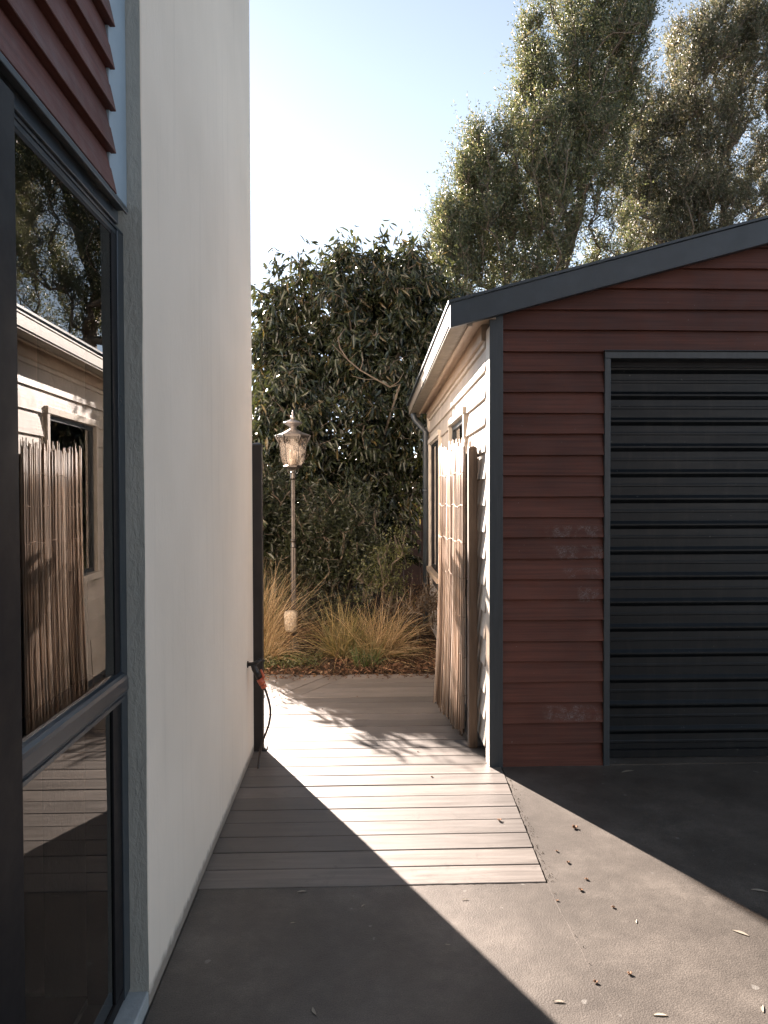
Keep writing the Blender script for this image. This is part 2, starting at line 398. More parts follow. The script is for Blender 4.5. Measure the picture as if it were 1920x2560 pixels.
mb = MB(); y = D0; dy = 0.1448; first = True
DIAG = [(-0.80, 5.10), (-0.10, 6.36)]           # the line where the boards change direction
def diag_x(y): a, b = DIAG; return a[0] + (b[0] - a[0]) * (y - a[1]) / (b[1] - a[1])
def far_edge(x): return 6.34 + 0.05 * math.sin(x * 3) - 0.06 * (x)
while y < 6.34:
    y1 = y + dy - 0.0065
    if y + 0.5 * dy < DR1.y: xr0 = xr1 = None
    def xr(yy):
        if yy < DR1.y: return DR0.x + (DR1.x - DR0.x) * (yy - D0) / (DR1.y - D0)
        return 0.80 if yy > 4.28 else DR1.x
    def xl(yy): return XW + 0.002 if yy < 4.46 else max(-1.2, diag_x(yy) + 0.004)
    sg = 14; zb = random.uniform(-.0015, .0015)
    a0, a1 = xl(y), xl(y1); b0, b1 = xr(y), xr(y1)
    if y > 4.2: b0 = b1 = 0.80
    vs = []
    for k in range(sg + 1):
        t = k / sg; w1 = math.sin(y * 40 + t * 5) * .0012; w2 = random.uniform(-.0005, .0005)
        vs += [(a0 + (b0 - a0) * t, y + w1 * .5, -.022), (a1 + (b1 - a1) * t, y1 + w2, -.022), (a1 + (b1 - a1) * t, y1 + w2, zb - .0005), (a1 + (b1 - a1) * t, y1 - .004 + w2, zb), (a0 + (b0 - a0) * t, y + .004 + w1, zb), (a0 + (b0 - a0) * t, y + w1, zb - .0015)]
    fs = []
    for k in range(sg):
        for j in range(6): fs.append((k * 6 + j, (k + 1) * 6 + j, (k + 1) * 6 + (j + 1) % 6, k * 6 + (j + 1) % 6))
    fs += [(0, 1, 2, 3, 4, 5), tuple(sg * 6 + j for j in (5, 4, 3, 2, 1, 0))]
    mb.add(vs, fs); y += dy
# diagonal boards in the far left corner
dv = Vector((DIAG[1][0] - DIAG[0][0], DIAG[1][1] - DIAG[0][1], 0)).normalized(); nv = Vector((-dv.y, dv.x, 0))
o0 = Vector((DIAG[0][0], DIAG[0][1], 0)) - dv * 0.9
for k in range(14):
    w0 = .0; a = o0 + nv * (k * dy + .002); b = a + nv * (dy - .006)
    L = 2.55 + 0 * k
    # stop at the bed edge y = 6.4 .. 6.5
    def endp(p): t = (6.36 - 0.12 * (p.x + .2) - p.y) / (dv.y + 0.12 * dv.x); return p + dv * max(t, .1)
    def startp(p): t = (4.47 - p.y) / dv.y; return p + dv * max(t, 0) if p.x > -4 else p
    a0, b0, a1, b1 = startp(a), startp(b), endp(a), endp(b); zb = random.uniform(-.0015, .0015)
    mb.hexa([(a0.x, a0.y, -.022), (b0.x, b0.y, -.022), (b1.x, b1.y, -.022), (a1.x, a1.y, -.022), (a0.x, a0.y, zb), (b0.x, b0.y, zb), (b1.x, b1.y, zb), (a1.x, a1.y, zb)])
deck = tag(mb.build('deck', M['deck']), kind='structure')
mb = MB(); mb.box(-2.6, 0.75, D0 + .005, 6.3, -.075, -.045)
tag(mb.build('deck_underside', M['soil']), kind='structure')

# garden bed, gently heaped
nx, ny = 90, 70; xs = np.linspace(-5, 2.2, nx); ys = np.linspace(6.26, 13.5, ny)
X, Y = np.meshgrid(xs, ys); rise = np.clip((Y - 6.3) / .35, 0, 1)
Z = -.05 + rise * (.07 + .03 * np.sin(X * 3.1) * np.cos(Y * 2.3)) + RNG.normal(0, .006, X.shape) * rise
V = np.stack([X, Y, Z], -1).reshape(-1, 3); idx = np.arange(nx * ny).reshape(ny, nx)
Fq = np.stack([idx[:-1, :-1], idx[:-1, 1:], idx[1:, 1:], idx[1:, :-1]], -1).reshape(-1, 4)
tag(npmesh('garden_bed', V, Fq, M['soil'], smooth=True), kind='structure')

# ------------------------------------------------------------------ house on the left
house = empty('house', (-3, 0, 0), 'house with tall smooth white plaster wall and dark framed window at the left', 'house')
XF = -0.680                        # window frame plane
YN = 2.236; YE = 4.467             # near and far end of the white wall
mb = MB(); mb.box(-1.10, XW, YN + .004, YE, -.05, 7.2)
mb.build('wall', M['plaster'], house, 0.006)['label'] = 'smooth white plaster wall'
# rough rendered end of the white wall, facing the camera
n = 60; vs = []; fs = []
for i in range(n + 1):
    z = -.02 + 7.2 * i / n
    for x in (XF - .25, XF, XW - 0.020, XW - .001 + random.uniform(-.0025, .0008)): vs.append((x, YN + random.uniform(-.0015, .0008), z))
for i in range(n):
    for j in range(3): fs.append((i * 4 + j, i * 4 + j + 1, i * 4 + j + 5, i * 4 + j + 4))
mb = MB(); mb.add(vs, fs, True); mb.build('wall_end', M['render'], house)['label'] = 'rough grey rendered end of the wall'
mb = MB(); mb.box(-6, -1.1, 4.30, YE - .003, -.05, 7.1).box(-6.2, -6.0, -5, YE - .003, -.05, 7.1).box(-6, -.70, -5.2, -5, -.05, 7.1).box(-.9, -.70, -5, -0.6, -.05, 2.35)
mb.build('back_wall', M['plaster'], house)
mb = MB(); mb.box(-6.2, -.6, -5.2, 4.5, 7.2, 7.35); mb.build('roof', M['slate'], house)
mb = MB(); mb.box(-6, -.72, -5, 4.3, -.02, .03).box(-6, -.72, -5, 4.3, 2.42, 2.46).box(-3.6, -3.55, -5, 4.3, .03, 2.42).box(-3.55, -.72, 2.25, 2.30, .03, 2.42)
mb.build('interior_room', M['interior'], house)
mb = MB()
for i in range(14): mb.box(-2.4 + .01 * (i % 2), -2.36 + .03 * (i % 2), 1.55 + i * .05, 1.602 + i * .05, .04, 2.3)
mb.build('curtain', M['curtain'], house)

def clad_rows(mb, org, u, nrm, rows, segf, tb=.022, tt=.005, lip=.0, seg_len=.5, wob=.0016):
    """org: point at s=0,z=0; rows: list of (z0, z1); segf(z0, z1) -> list of (s0b, s1b, s0t, s1t)"""
    for z0, z1 in rows:
        for s0, s1, s0t, s1t in segf(z0, z1):
            nseg = max(1, int(abs(s1 - s0) / seg_len)); vs = []; ph = random.uniform(0, 6)
            for k in range(nseg + 1):
                t = k / nseg; sb = s0 + (s1 - s0) * t; st = s0t + (s1t - s0t) * t
                wz = wob * math.sin(ph + sb * 2.1) + random.uniform(-.0006, .0006); wp = .6 * wob * math.sin(ph * 2 + sb * 3)
                for s_, z_, p_ in ((sb, z0 + wz, 0), (sb, z0 + wz, tb + wp - .0015), (sb, z0 + wz + .0015, tb + wp), (st, z1 + .012, tt), (st, z1 + .012, 0)):
                    q = org + u * s_ + nrm * p_; vs.append((q.x, q.y, z_))
            fs = []
            for k in range(nseg):
                for j in range(5):
                    fs.append((k * 5 + j, (k + 1) * 5 + j, (k + 1) * 5 + (j + 1) % 5, k * 5 + (j + 1) % 5))
            fs += [(0, 1, 2, 3, 4), tuple(nseg * 5 + j for j in (4, 3, 2, 1, 0))]
            mb.add(vs, fs)

HZ = 2.318                         # underside of the first house board
mb = MB(); rows = []; z = HZ
while z < 7.15: rows.append((z, z + .1115)); z += .1115
clad_rows(mb, Vector((-.684, 0, 0)), Vector((0, 1, 0)), Vector((1, 0, 0)), rows, lambda a, b: [(-5, 2.095, -5, 2.095)], .030, .004)
mb.build('cladding', M['red_board_house'], house)['label'] = 'dark red overlapping weatherboards above the window'
mb = MB(); mb.box(-.75, -.686, -5, 2.095, 2.30, 7.15); mb.build('wall_backing', M['interior'], house)
mb = MB(); mb.box(-.75, -.668, 2.085, YN - .002, 2.335, 7.15); mb.build('trim', M['blue_trim'], house, .002)['label'] = 'smooth pale blue upright trim board'
mb = MB()
for s0, s1 in ((-5, 2.165),):
    mb.box(-.72, -.648, s0, s1, 2.300, 2.306).box(-.652, -.645, s0, s1, 2.290, 2.3055).box(-.72, -.672, s0, s1, 2.262, 2.299)
mb.build('flashing', M['blue_alu'], house, .0015)
mb = MB(); mb.box(-.80, -.628, -5, YN + .03, -.05, .04); mb.build('sill', M['sill'], house, .004)['label'] = 'pale grey concrete sill below the window'

win = bpy.data.objects.new('window', None); win.parent = house; COL.objects.link(win)
win['label'] = 'tall dark framed window reflecting the trees and the path'
YJ = 2.180                         # near face of the far jamb
def P(name, mat, mb, parent=win, bevel=.0015, lab=None):
    o = mb.build(name, M[mat], parent, bevel)
    if lab: o['label'] = lab
    return o
P('head_frame', 'blue_alu', MB().box(-.76, XF, -2, YN, 2.254, 2.300 - .0385).box(-.76, XF - .004, -2, YJ, 2.240, 2.2535))
P('jamb', 'blue_alu', MB().box(-.76, XF, YJ, YN - .001, .052, 2.253))
P('glazing_bead', 'black_alu', MB().box(-.76, XF - .003, YJ - .042, YJ - .001, .99, 2.239).box(-.76, XF - .004, -2, YJ - .043, 2.228, 2.239))
P('sash', 'black_alu', MB().box(-.76, XF - .001, YJ - .075, YJ - .0415, .09, .921).box(-.76, XF - .003, YJ - .0410, YJ - .001, .09, .921)
  .box(-.76, XF - .001, -2, YJ - .001, .055, .0895))
mr = MB()                         # mid rail: rounded upper nose and stepped lower ledge
prof = [(-.76, .922), (-.676, .922), (-.669, .924), (-.669, .934), (-.674, .936), (-.674, .944), (-.664, .946), (-.660, .953), (-.6605, .985), (-.664, .994), (-.672, 1.000), (-.684, 1.003), (-.76, 1.003)]
npf = len(prof); vs = [(x, -2, z) for x, z in prof] + [(x, YJ - .0005, z) for x, z in prof]
mr.add(vs, [(i, (i + 1) % npf, (i + 1) % npf + npf, i + npf) for i in range(npf)] + [tuple(range(npf))[::-1], tuple(range(npf, 2 * npf))])
P('mid_rail', 'blue_alu', mr, bevel=.001)
P('mullion', 'black_alu', MB().box(-.74, -.650, 1.28, 1.475, .045, 2.262).box(-.74, -.646, 1.28, 1.36, .045, 2.258))
for z0, z1 in ((1.0, 2.236), (.09, .925)):
    me = MB(); me.add([(-.686, -1.9, z0), (-.686, YJ - .038, z0), (-.686, YJ - .038, z1), (-.686, -1.9, z1)], [(0, 1, 2, 3)])
    P('pane', 'glass', me, bevel=0)

# ------------------------------------------------------------------ garage on the right
GY = 4.19; gx = 0.715
garage = empty('garage', (3.3, 6.4, 0), 'garage clad in red and cream weatherboards with dark roller door and dark barge board', 'garage')
th = R(1.0); U = Vector((math.sin(th), math.cos(th), 0)); NN = Vector((-math.cos(th), math.sin(th), 0))
bt0, bt1 = at(1126, 752, 4.10), at(1920, 541, 4.10); bb0, bb1 = at(1126, 819, 4.10), at(1920, 617, 4.10)
mt = (bt1.z - bt0.z) / (bt1.x - bt0.x); mbm = (bb1.z - bb0.z) / (bb1.x - bb0.x)
EX = bt0.x; RX = 3.35                       # eave x, ridge x
def roof_t(x): return bt0.z + mt * (min(x, 2 * RX - x) - EX)
def roof_b(x): return bb0.z + mt * (min(x, 2 * RX - x) - EX)
print('barge', bt0, bt1, bb0, bb1, mt, mbm)
DX0 = 1.352; DXI = 1.386; DZ = 2.296; DZI = 2.257; DX1 = 4.45; GX1 = 2 * RX - gx
zs = [-.03] + [.124 + .1145 * k for k in range(19)] + [2.296, 2.412, 2.526, 2.641, 2.757, 2.872, 2.987, 3.102, 3.217, 3.33, 3.44]
rows = list(zip(zs[:-1], zs[1:]))
def segf(z0, z1):
    def lim(z):                              # x where the board meets the underside of the barge
        zz = z - .05
        return gx + .05 if zz < roof_b(gx) else EX + (zz - bb0.z) / mt
    a0, a1 = max(gx + .05, lim(z0)), max(gx + .05, lim(z1))
    if a0 > RX or a1 > RX: return []
    e0, e1 = 2 * RX - a0, 2 * RX - a1
    if z0 < DZ - .03: return [(a0, DX0 + .004, a1, DX0 + .004), (DX1 - .004, e0, DX1 - .004, e1)]
    return [(a0, e0, a1, e1)]
mb = MB(); clad_rows(mb, Vector((0, GY, 0)), Vector((1, 0, 0)), Vector((0, -1, 0)), rows, segf, .026, .003, seg_len=.25, wob=.0022)
mb.build('wall', M['red_board'], garage)['label'] = 'front wall of dark red weatherboards'
# backing wall behind the boards
mb = MB(); mb.box(gx + .03, DX0 + .01, GY + .002, GY + .08, -.03, 2.35).box(DX1 - .01, GX1 - .03, GY + .002, GY + .08, -.03, 2.35)
mb.hexa([(gx + .03, GY + .003, 2.29), (GX1 - .03, GY + .003, 2.29), (GX1 - .03, GY + .079, 2.29), (gx + .03, GY + .079, 2.29),
         (RX - .02, GY + .003, roof_b(RX) - .02), (RX + .02, GY + .003, roof_b(RX) - .02), (RX + .02, GY + .079, roof_b(RX) - .02), (RX - .02, GY + .079, roof_b(RX) - .02)])
mb.build('wall_framing', M['interior'], garage)
mb = MB(); mb.box(gx, gx + .073, GY - .034, GY + .002, -.03, roof_b(gx) + .04)
mb.build('corner_board', M['slate_trim'], garage, .002)['label'] = 'dark slate upright corner board'
mb = MB(); mb.box(gx - .0015, gx + .02, GY - .030, GY + .088, -.03, 2.43)
mb.build('side_corner_board', M['cream'], garage, .0015)['label'] = 'cream edge of the corner board'

# side wall: cream weatherboards with two windows
WS = [(1.00, 1.95, .88, 2.06), (2.95, 4.15, .70, 2.07)]       # along wall from GY: s0, s1, z0, z1
SL = 4.45
so0 = Vector((gx + .012, GY, 0))
zr = [2.209 - .1525 * k for k in range(15)][::-1]; rws = [(zr[i], zr[i + 1]) for i in range(len(zr) - 1)] + [(2.209, 2.345), (2.345, 2.47)]
def seg_side(z0, z1):
    out = []; s = .09
    for a, b, c, d in WS:
        if z1 > c - .02 and z0 < d - .02: out.append((s, a, s, a)); s = b
    out.append((s, SL, s, SL)); return out
mb = MB(); clad_rows(mb, so0, U, NN, rws, seg_side, .024, .004, seg_len=.4)
mb.build('side_wall', M['cream_board'], garage)['label'] = 'side wall of cream weatherboards'
mb = MB()
def side_hex(mb, s0, s1, p0, p1, z0, z1):
    q = [so0 + U * a + NN * b for a, b in ((s0, p0), (s1, p0), (s1, p1), (s0, p1))]
    mb.hexa([(v.x, v.y, z0) for v in q] + [(v.x, v.y, z1) for v in q]); return mb
for z0, z1, s0, s1 in ((-.03, 2.5, .03, WS[0][0]), (-.03, 2.5, WS[0][1], WS[1][0]), (-.03, 2.5, WS[1][1], SL)): side_hex(mb, s0, s1, -.06, -.003, z0, z1)
for a, b, c, d in WS: side_hex(mb, a + .001, b - .001, -.06, -.003, -.03, c); side_hex(mb, a + .001, b - .001, -.06, -.003, d, 2.5)
mb.build('side_wall_framing', M['interior'], garage)
for i, (a, b, c, d) in enumerate(WS):
    wn_ = bpy.data.objects.new('window', None); wn_.parent = garage; COL.objects.link(wn_)
    wn_['label'] = 'near side window with a purple strip behind the glass' if i == 0 else 'far side window in the shade of the foliage'
    mb = MB(); side_hex(mb, a - .045, a, -.04, .040, c - .02, d + .0); side_hex(mb, b, b + .045, -.04, .040, c - .02, d + .0); side_hex(mb, a - .05, b + .05, -.04, .046, d + .001, d + .05)
    mb.build('window_trim', M['cream'], wn_, .002)
    mb = MB(); side_hex(mb, a + .001, a + .032, -.05, .012, c + .03, d - .001); side_hex(mb, b - .032, b - .001, -.05, .012, c + .03, d - .001)
    side_hex(mb, a + .033, b - .033, -.05, .0115, d - .034, d - .001); side_hex(mb, a + .033, b - .033, -.05, .0115, c + .03, c + .06)
    if i == 1: side_hex(mb, (a + b) / 2 - .02, (a + b) / 2 + .02, -.05, .011, c + .061, d - .035)
    mb.build('window_frame', M['black_alu'] if i else M['slate_trim'], wn_, .001)
    mb = MB(); side_hex(mb, a - .05, b + .05, -.05, .062, c - .021, c + .029); mb.build('window_sill', M['tan'] if i else M['cream'], wn_, .002)
    q = [so0 + U * s for s in (a + .03, b - .03)]
    mb = MB(); mb.add([(q[0].x + .005, q[0].y, c + .05), (q[1].x + .005, q[1].y, c + .05), (q[1].x + .005, q[1].y, d - .03), (q[0].x + .005, q[0].y, d - .03)], [(0, 1, 2, 3)])
    mb.build('pane', M['glass2'], wn_)
    if i == 0:
        mb = MB(); side_hex(mb, a + .10, b - .05, -.075, -.07, 1.84, 1.90); mb.build('blind', M['purple'], wn_)
mb = MB()        # dark room behind the windows
mb.box(1.9, 1.93, GY + .3, GY + SL, -.02, 2.3).box(.85, 1.9, GY + .28, GY + .3, -.02, 2.3).box(.85, 1.9, GY + .28, GY + SL, 2.3, 2.32).box(.85, 1.9, GY + .3, GY + SL, -.02, 0)
mb.build('interior_room', M['interior'], garage)

# barge board, roof, gutter, fascia, soffit
def slope(mb, x0, x1, ya, yb, f0, f1, yskew=0):
    xs_ = [x0 + (x1 - x0) * i / 12 for i in range(13)]
    for a, b in zip(xs_[:-1], xs_[1:]):
        mb.hexa([(a, ya, f0(a)), (b, ya, f0(b)), (b, yb, f0(b)), (a, yb, f0(a)), (a, ya, f1(a)), (b, ya, f1(b)), (b, yb, f1(b)), (a, yb, f1(a))])
mb = MB()
bgs = lambda x: roof_b(x)
xr_ = RX
mb.hexa([(EX, 4.10, bb0.z), (RX, 4.10, roof_b(RX)), (RX, 4.162, roof_b(RX)), (EX, 4.139, bb0.z), (EX, 4.10, bt0.z - .012), (RX, 4.10, roof_t(RX) - .012), (RX, 4.162, roof_t(RX) - .012), (EX, 4.139, bt0.z - .012)])
mb.hexa([(RX + .001, 4.10, roof_b(RX)), (2 * RX - EX, 4.10, bb0.z), (2 * RX - EX, 4.14, bb0.z), (RX + .001, 4.14, roof_b(RX)), (RX + .001, 4.10, roof_t(RX) - .012), (2 * RX - EX, 4.10, bt0.z - .012), (2 * RX - EX, 4.14, bt0.z - .012), (RX + .001, 4.14, roof_t(RX) - .012)])
mb.build('barge_board', M['slate'], garage, .003)['label'] = 'deep dark slate barge board along the sloping roof edge'
mb = MB(); YR = GY + SL + .3
for sgn in (0, 1):
    x0, x1 = EX - .012, RX
    n = 2; 
    pts = [(x0, 4.088), (x1, 4.088), (x1, YR), (x0 + .075, YR)]
    if sgn: pts = [(2 * RX - p[0] + (.001 if p[0] == RX else 0), p[1]) for p in pts][::-1]
    mb.hexa([(p[0], p[1], roof_t(p[0]) - .010) for p in pts] + [(p[0], p[1], roof_t(p[0]) + .004) for p in pts])
mb.build('roof', M['slate'], garage)
def eave_hex(mb, x0, x1, z0, z1, y0=4.1405, y1=GY + SL + .25):
    k = math.tan(th); f = lambda y: (y - 4.10) * k
    mb.hexa([(x0 + f(y0), y0, z0), (x1 + f(y0), y0, z0), (x1 + f(y1), y1, z0), (x0 + f(y1), y1, z0), (x0 + f(y0), y0, z1), (x1 + f(y0), y0, z1), (x1 + f(y1), y1, z1), (x0 + f(y1), y1, z1)])
mb = MB(); eave_hex(mb, EX + .002, EX + .008, 2.445, 2.515); eave_hex(mb, EX + .009, EX + .09, 2.432, 2.438); eave_hex(mb, EX - .004, EX + .012, 2.516, 2.528); eave_hex(mb, EX + .091, EX + .10, 2.432, 2.50)
mb.build('gutter', simple('gutter_paint', (0.19, 0.165, 0.13), .5, .2, 9), garage, .002)['label'] = 'cream gutter along the eave'
mb = MB(); eave_hex(mb, EX + .102, EX + .125, 2.425, 2.53); mb.build('fascia', M['tan'], garage)
mb = MB(); eave_hex(mb, EX + .126, gx + .03, 2.465, 2.475); mb.build('soffit', M['tan'], garage)
mb = MB(); side_hex(mb, .09, SL, .004, .040, 2.375, 2.464); mb.build('frieze_board', M['tan'], garage, .002)
# downpipe at the far corner, its slate colour standing in for shade there
q = so0 + U * (SL - .12) + NN * .06
mb = MB(); mb.tube([(EX + .11, q.y, 2.43), (EX + .13, q.y, 2.36), (q.x, q.y, 2.22), (q.x, q.y, .0)], .032, 12)
for z in (.5, 1.55): mb.lathe([(.037, z), (.037, z + .03)], (q.x, q.y), 12)
mb.build('downpipe', M['slate'], garage)

# roller door and its frame
mb = MB(); mb.box(DX0, DXI, GY - .030, GY + .12, -.02, DZI - .0).box(DX0, DX1, GY - .031, GY + .119, DZI + .0005, DZ).box(DX1 - .034, DX1, GY - .030, GY + .12, -.02, DZI)
mb.box(DX0 - .006, DX1 + .006, GY - .042, GY - .0, DZ + .0005, DZ + .006)
mb.build('door_frame', M['slate_trim'], garage, .0025)
per = .1475; z0 = .0; prof = []      # (z, depth towards camera)
z = .03
prof.append((.0, .0)); 
while z < 2.26:
    # rising: panel, shallow swage, panel, groove, rounded bead whose underside faces down
    prof += [(z, .002), (z + .045, .002), (z + .049, .0045), (z + .06, .0045), (z + .064, .002), (z + .096, .001), (z + .099, .001), (z + .117, .017), (z + .121, .019), (z + .129, .019), (z + .141, .008), (z + .1455, .003)]
    z += per
prof = [(min(a, 2.27), b) for a, b in prof if a < 2.27]
mb = MB(); DY = GY + .112; nxs = 14
xsd = [DXI - .01 + (DX1 - DXI - .02) * (i / nxs) for i in range(nxs + 1)]
vs = []; fs = []
for xx in xsd:
    for a, b in prof: vs.append((xx, DY - b + .0008 * math.sin(xx * 9 + a * 5), a))
L = len(prof)
for i in range(nxs):
    for j in range(L - 1): fs.append((i * L + j, (i + 1) * L + j, (i + 1) * L + j + 1, i * L + j + 1))
mb.add(vs, fs); mb.box(DXI + .002, DX1 - .036, DY - .035, DY + .01, .004, .045)
mb.build('roller_door', M['door'], garage)['label'] = 'dark corrugated steel roller door'
mb = MB(); mb.box(DX0 - .01, DX1 + .01, GY + .085, GY + .30, DZI - .03, DZI + .35).box(DX0 - .05, DX1 + .05, GY + .30, GY + .32, -.03, DZI + .35)
mb.build('door_housing', M['interior'], garage)
mb = MB(); mb.box(DX0 - .02, DX1 + .02, GY - .02, GY + .2, -.05, .0005); mb.build('threshold', M['asphalt'], garage)
mb = MB(); mb.box(gx + .05, GX1 - .05, YR - .4, YR - .32, -.03, 2.4).box(GX1 - .06, GX1 - .02, GY + .1, YR - .41, -.03, 2.45); mb.build('rear_wall', M['cream'], garage)
# fixing spots and small nail heads on the boards
mb = MB()
for k, (z0, z1) in enumerate(rows[1:20]):
    for xx in (.83, 1.30): 
        mb.lathe([(.0025, 0), (.0022, .0015)], (0, 0), 8) if False else mb.add([(xx + dx + random.uniform(-.001, .001), GY - .0185, z0 + .022 + dz) for dx, dz in ((-.0022, 0), (0, -.0022), (.0022, 0), (0, .0022))], [(0, 1, 2, 3)])
pass

# ------------------------------------------------------------------ gate posts, reed gate
p = gr(645, 1877)
lp = empty('gate_post', (-.598, 4.50, 0), 'slim square black steel post fixed at the end of the white wall', 'post', 'gate posts')
mb = MB(); mb.box(-.642, -.572, 4.4675, 4.525, .0, 1.80); mb.build('post', M['black_steel'], lp, .002)
mb = MB(); mb.box(-.645, -.569, 4.4675, 4.528, 1.8005, 1.806); mb.hexa([(-.644, 4.468, 1.8065), (-.570, 4.468, 1.8065), (-.570, 4.527, 1.8065), (-.644, 4.527, 1.8065), (-.60, 4.496, 1.820), (-.595, 4.496, 1.820), (-.595, 4.503, 1.820), (-.60, 4.503, 1.820)])
mb.build('post_cap', M['black_steel'], lp)
mb = MB(); mb.box(-.650, -.555, 4.4685, 4.56, -.001, .006); mb.build('base_plate', M['black_steel'], lp, .001)
rp = empty('gate_post', (.672, 4.50, 0), 'brown weathered timber post with rounded top beside the reed gate', 'post', 'gate posts')
mb = MB(); mb.box(.644, .697, 4.475, 4.53, .0, 1.775); mb.build('post', M['post_wood'], rp, .006, 3)
mb = MB(); pts = []
for k in range(9):
    a = math.pi * k / 8; pts.append((.6705 - .0265 * math.cos(a), 1.7755 + .022 * math.sin(a)))
vs = [(x, 4.4755, z) for x, z in pts] + [(x, 4.5295, z) for x, z in pts]; n9 = len(pts)
mb.add(vs, [tuple(range(n9))[::-1], tuple(range(n9, 2 * n9))] + [(i, i + 1, i + 1 + n9, i + n9) for i in range(n9 - 1)]); mb.build('post_top', M['post_wood'], rp, .003)

ga = Vector((.640, 4.60, 0)); gb = Vector((.578, 5.36, 0)); gu = (gb - ga); GL = gu.length; gu.normalize(); gn = Vector((-gu.y, gu.x, 0))   # gn faces the path
gate = empty('reed_gate', (.61, 4.98, 0), 'open gate covered in split pale reeds tied with wire beside the cream wall', 'gate')
mb = MB()
def gbox(mb, s0, s1, p0, p1, z0, z1):
    q = [ga + gu * a + gn * b for a, b in ((s0, p0), (s1, p0), (s1, p1), (s0, p1))]
    mb.hexa([(v.x, v.y, z0) for v in q] + [(v.x, v.y, z1) for v in q]); return mb
gbox(mb, .0, .035, -.045, -.012, .04, 1.76); gbox(mb, GL - .035, GL, -.045, -.012, .04, 1.76)
gbox(mb, .036, GL - .036, -.0445, -.0125, 1.725, 1.76); gbox(mb, .036, GL - .036, -.0445, -.0125, .04, .075); gbox(mb, .036, GL - .036, -.0445, -.0125, .88, .915)
mb.build('gate_frame', M['black_steel'], gate, .0015)
mb = MB(); rr = random.Random(3)
s = -.012; reeds = []
while s < GL + .01:
    for layer in range(2):
        r = rr.uniform(.0026, .0058); ss = s + rr.uniform(-.004, .004); zt = 1.80 + rr.choice([0, 0, 0, .0, .02, .035, .055, -.02]) + rr.uniform(-.012, .012); zb_ = .045 + rr.uniform(-.02, .035)
        lean = rr.uniform(-.012, .012); fl = rr.uniform(.0, .030) + .02 * (ss / GL)
        pts = []
        for k in range(8):
            t = k / 7; z = zb_ + (zt - zb_) * t
            off = fl * (1 - t) ** 2.2 + rr.uniform(-.0015, .0015)
            q = ga + gu * (ss + lean * (1 - t) + rr.uniform(-.001, .001)) + gn * (.002 + layer * .008 + off); pts.append((q.x, q.y, z))
        if rr.random() < (.97 if layer == 0 else .55): mb.tube(pts, r, 5, True, True)
    s += rr.uniform(.007, .0115)
for k in range(16):     # frayed loose reeds at the near edge behind the skin
    q = ga + gu * rr.uniform(-.03, .02) + gn * rr.uniform(-.05, -.01); z0 = rr.uniform(.05, 1.0); q2 = q + gu * rr.uniform(-.012, .012)
    mb.tube([(q.x, q.y, z0), (q2.x, q2.y, min(1.84, z0 + rr.uniform(.5, 1.2)))], rr.uniform(.003, .005), 5)
mb.build('reeds', M['reed'], gate)['label'] = 'split pale reeds, uneven at the top'
mb = MB()
for z in (.28, .52, .76, 1.0, 1.22, 1.44, 1.64):
    pts = []; n = 60
    for k in range(n + 1):
        q = ga + gu * (-.015 + (GL + .03) * k / n) + gn * (.017 + .003 * math.sin(k * 2.2)); pts.append((q.x, q.y, z + .008 * math.sin(k * .35 + z * 9) + rr.uniform(-.003, .003)))
    q = ga + gn * -.05 - gu * .01; pts.insert(0, (q.x, q.y, z + .01))
    mb.tube(pts, .0014, 4)
mb.build('tie_wire', M['wire'], gate)
for z in (.40, 1.52):
    mb = MB(); q = ga + gn * (-.03) - gu * .02
    mb.tube([(q.x, q.y - .01, z - .03), (q.x, q.y - .01, z + .04)], .006, 8); mb.tube([(q.x, q.y - .01, z), (q.x + .025, q.y - .05, z)], .004, 6)
    mb.tube([(q.x - .006, q.y - .016, z + .045), (q.x - .006, q.y - .016, z + .075)], .008, 8)
    mb.build('hinge', M['galv'], gate)

# ------------------------------------------------------------------ hose tap
tap = empty('hose_tap', (-.59, 4.22, .56), 'black garden tap with orange hose fitting at the far edge of the white wall', 'tap')
def T(px, py, y=4.22): return at(px, py, y)
mb = MB(); a = T(618, 1661); mb.lathe([(.0, 0)], (0, 0), 3) if False else None
mb.tube([(XW + .001, 4.22, T(620, 1661).z), T(630, 1660), T(640, 1657), T(654, 1649)], [.012, .010, .011, .008], 10)
mb.tube([(XW + .0005, 4.22, T(620, 1661).z), (XW + .006, 4.22, T(620, 1661).z)], .019, 12)
mb.build('spout', M['black_steel'], tap)
mb = MB(); mb.tube([T(652, 1652), T(656, 1643)], [.005, .005], 6); mb.tube([T(646, 1648), T(662, 1652)], [.006, .006], 6); mb.build('tap_handle', M['black_steel'], tap)
mb = MB(); mb.tube([T(633, 1661), T(637, 1672), T(643, 1684), T(649, 1698)], [.015, .018, .017, .014], 12); mb.tube([T(646, 1683, 4.20), T(648, 1687, 4.20)], .006, 8); mb.build('valve_body', M['black_steel'], tap)
mb = MB(); mb.tube([T(649, 1697), T(657, 1711)], [.0185, .0185], 14); mb.tube([T(658, 1713), T(661.5, 1720)], [.017, .0155], 14); mb.tube([T(652, 1674), T(658, 1688), T(659, 1696)], [.006, .008, .007], 8)
mb.build('hose_connector', M['orange'], tap)
mb = MB(); hp = [T(660, 1717), T(665, 1729), T(672, 1752), T(676, 1772), T(676, 1790), T(672, 1812), T(665, 1832), T(657, 1852), T(651, 1874), T(648, 1896)]
g = gr(645.5, 1921); hp.append(Vector((g.x, g.y, .0))); hp.append(Vector((g.x, g.y, -.06)))
mb.tube(hp, .0065, 10); mb.build('hose', M['hose'], tap)
